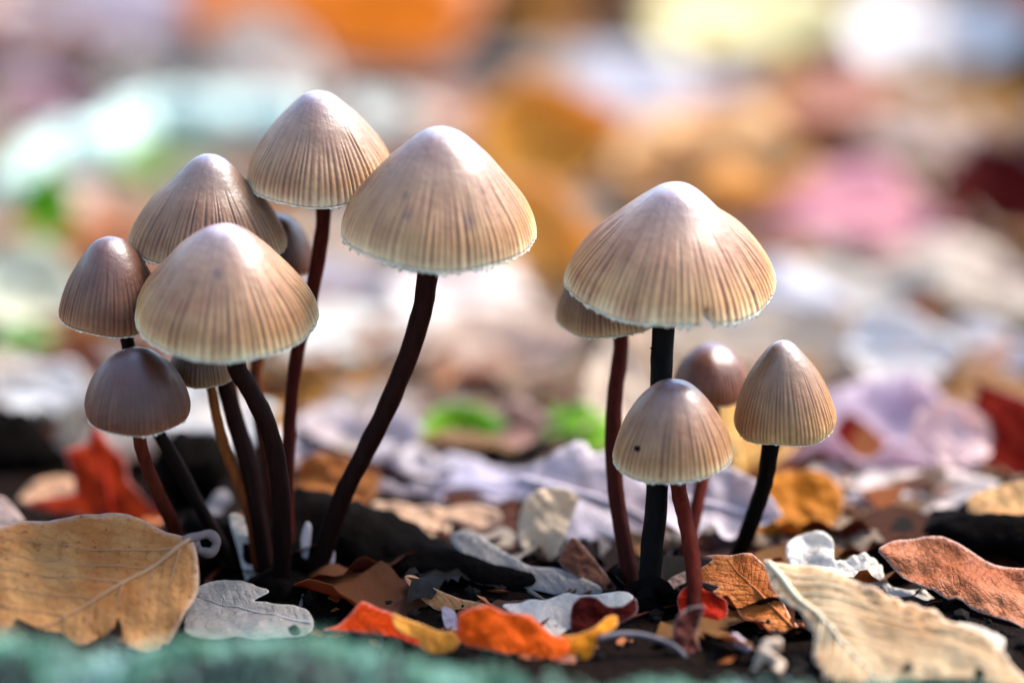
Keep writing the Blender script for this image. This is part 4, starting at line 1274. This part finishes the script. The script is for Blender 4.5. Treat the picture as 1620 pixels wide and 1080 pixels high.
def flakes(name, n, region, label, mats):
    bv, bf, bm_ = [], [], []
    for i in range(n):
        (ax, ay), (bx, by) = region
        g = G(rr.uniform(ax, bx), rr.uniform(ay, by))
        r = rr.uniform(0.0004, 0.0019)
        k = rr.randint(5, 7)
        rot = Matrix.Rotation(rr.uniform(0, 6.28), 3, 'Z') @ Matrix.Rotation(R_(rr.uniform(-40, 40)), 3, 'X')
        b = len(bv)
        rad = [rr.uniform(0.5, 1.1) * r for _ in range(k)]
        c = g + Vector((0, 0, r * 0.35))
        bv.append(c + rot @ Vector((0, 0, r * 0.2)))
        bv += [c + rot @ Vector((rad[j] * 1.3 * math.cos(6.283 * j / k), rad[j] * math.sin(6.283 * j / k), 0)) for j in range(k)]
        bv.append(c - rot @ Vector((0, 0, r * 0.12)))
        for j in range(k):
            q = (j + 1) % k
            bf += [(b, b + 1 + j, b + 1 + q), (b + k + 1, b + 1 + q, b + 1 + j)]
        bm_ += [rr.randrange(len(mats))] * (2 * k)
    o = mesh_obj(name, bv, bf, mats, smooth_=False)
    o.data.polygons.foreach_set('material_index', bm_)
    tag(o, label, 'leaf crumbs', kind='stuff')
flakes('leaf_crumbs', 60, ((420, 935), (1300, 1050)), 'crumbled bits of dry leaf on the soil between the bright leaves', [lit_mats[1], lit_mats[4], lit_mats[6], lit_mats[6]])
flakes('leaf_crumbs', 120, ((0, 800), (1620, 960)), 'crumbled bits of dry leaf on the dark soil behind the stems', [lit_mats[1], lit_mats[4], lit_mats[6], lit_mats[6]])

# ------------------------------------------------------------------ mossy stone in front
MD = 0.358
top = [(-200, 1030), (0, 1026), (130, 1042), (260, 1030), (380, 1018), (500, 1016), (580, 1028), (660, 1054), (750, 1080), (900, 1106), (1100, 1116), (1400, 1116), (1800, 1116)]
xs = np.array([P(x, y, MD).x for x, y in top]); zs = np.array([P(x, y, MD).z for x, y in top])
y0 = P(800, 1040, MD).y
def moss_h(x, v):
    # v -1..1 across the stone, 0 = crest
    zc = float(np.interp(x, xs, zs)) - 0.0010
    prof_ = max(0.0, 1 - abs(v) ** 2.4)
    return (zc + 0.004) * prof_ - 0.004 + (0.0022 * noise.noise((x * 90, v * 2.5, 4)) + 0.001 * noise.noise((x * 260, v * 5, 7))) * prof_
nxm, nvm = 120, 28
mv, mf = [], []
x0m, x1m = -0.085, 0.085
WD = 0.014
for i in range(nxm + 1):
    x = x0m + (x1m - x0m) * i / nxm
    for j in range(nvm + 1):
        v_ = -1 + 2 * j / nvm
        e = min(1, (nxm / 2 - abs(i - nxm / 2)) / 5)
        mv.append((x, v_ * WD, (moss_h(x, v_) + 0.004) * e ** 0.5 - 0.004))
for i in range(nxm):
    for j in range(nvm):
        a = i * (nvm + 1) + j
        mf.append((a, a + nvm + 1, a + nvm + 2, a + 1))
ms = empty('mossy_stone', (0, y0, 0))
tag(ms, 'low stone covered in blue-green moss in front of the leaves', 'stone')
mesh_obj('stone', mv, mf, M_MOSSBED, ms)
bv, bf = [], []
for i in range(15000):
    x, v_ = rr.uniform(x0m + 0.004, x1m - 0.004), rr.uniform(-0.85, 0.85)
    pt = noise.noise((x * 75, v_ * 1.6, 9)) + 0.45 * noise.noise((x * 240, v_ * 4, 5))
    if pt < -0.2 + 0.1 * rr.random(): continue
    z = moss_h(x, v_)
    ln = rr.uniform(0.0007, 0.0017) * (1 + 0.5 * pt)
    a = rr.uniform(0, 6.28); lean = rr.uniform(0.1, 0.8)
    d = Vector((math.cos(a) * lean, math.sin(a) * lean, 1)).normalized()
    sd = Vector((-math.sin(a), math.cos(a), 0)) * ln * 0.22
    p = Vector((x, v_ * WD, z - 0.0002))
    b = len(bv)
    bv += [p - sd * 0.5, p + sd * 0.5, p + d * ln * 0.55 + sd, p + d * ln * 0.55 - sd, p + d * ln + Vector((math.cos(a), math.sin(a), -0.2)) * ln * 0.25]
    bf += [(b, b + 1, b + 2, b + 3), (b + 3, b + 2, b + 4)]
for i in range(420):
    # taller tufts stand up out of the cushion
    x, v_ = rr.uniform(x0m + 0.004, x1m - 0.004), rr.uniform(-0.6, 0.7)
    z = moss_h(x, v_)
    hgt = rr.uniform(0.001, 0.0026)
    tx, ty = rr.uniform(-0.4, 0.4), rr.uniform(-0.4, 0.4)
    for q in range(7):
        p = Vector((x + tx * hgt * q / 7, v_ * WD + ty * hgt * q / 7, z + hgt * q / 7))
        a = q * 2.4 + i
        d = Vector((math.cos(a), math.sin(a), 0.7)).normalized() * 0.0009
        sd = Vector((-math.sin(a), math.cos(a), 0)) * 0.00022
        b = len(bv)
        bv += [p - sd * 0.6, p + sd * 0.6, p + d * 0.6 + sd, p + d * 0.6 - sd, p + d]
        bf += [(b, b + 1, b + 2, b + 3), (b + 3, b + 2, b + 4)]
mo = mesh_obj('moss', bv, bf, M_MOSS, ms, smooth_=False)
tag(mo, kind='stuff')

speck(1009, 709, D - 0.0097, 0.00042, 'tiny black crumb stuck on the short striped bell cap')
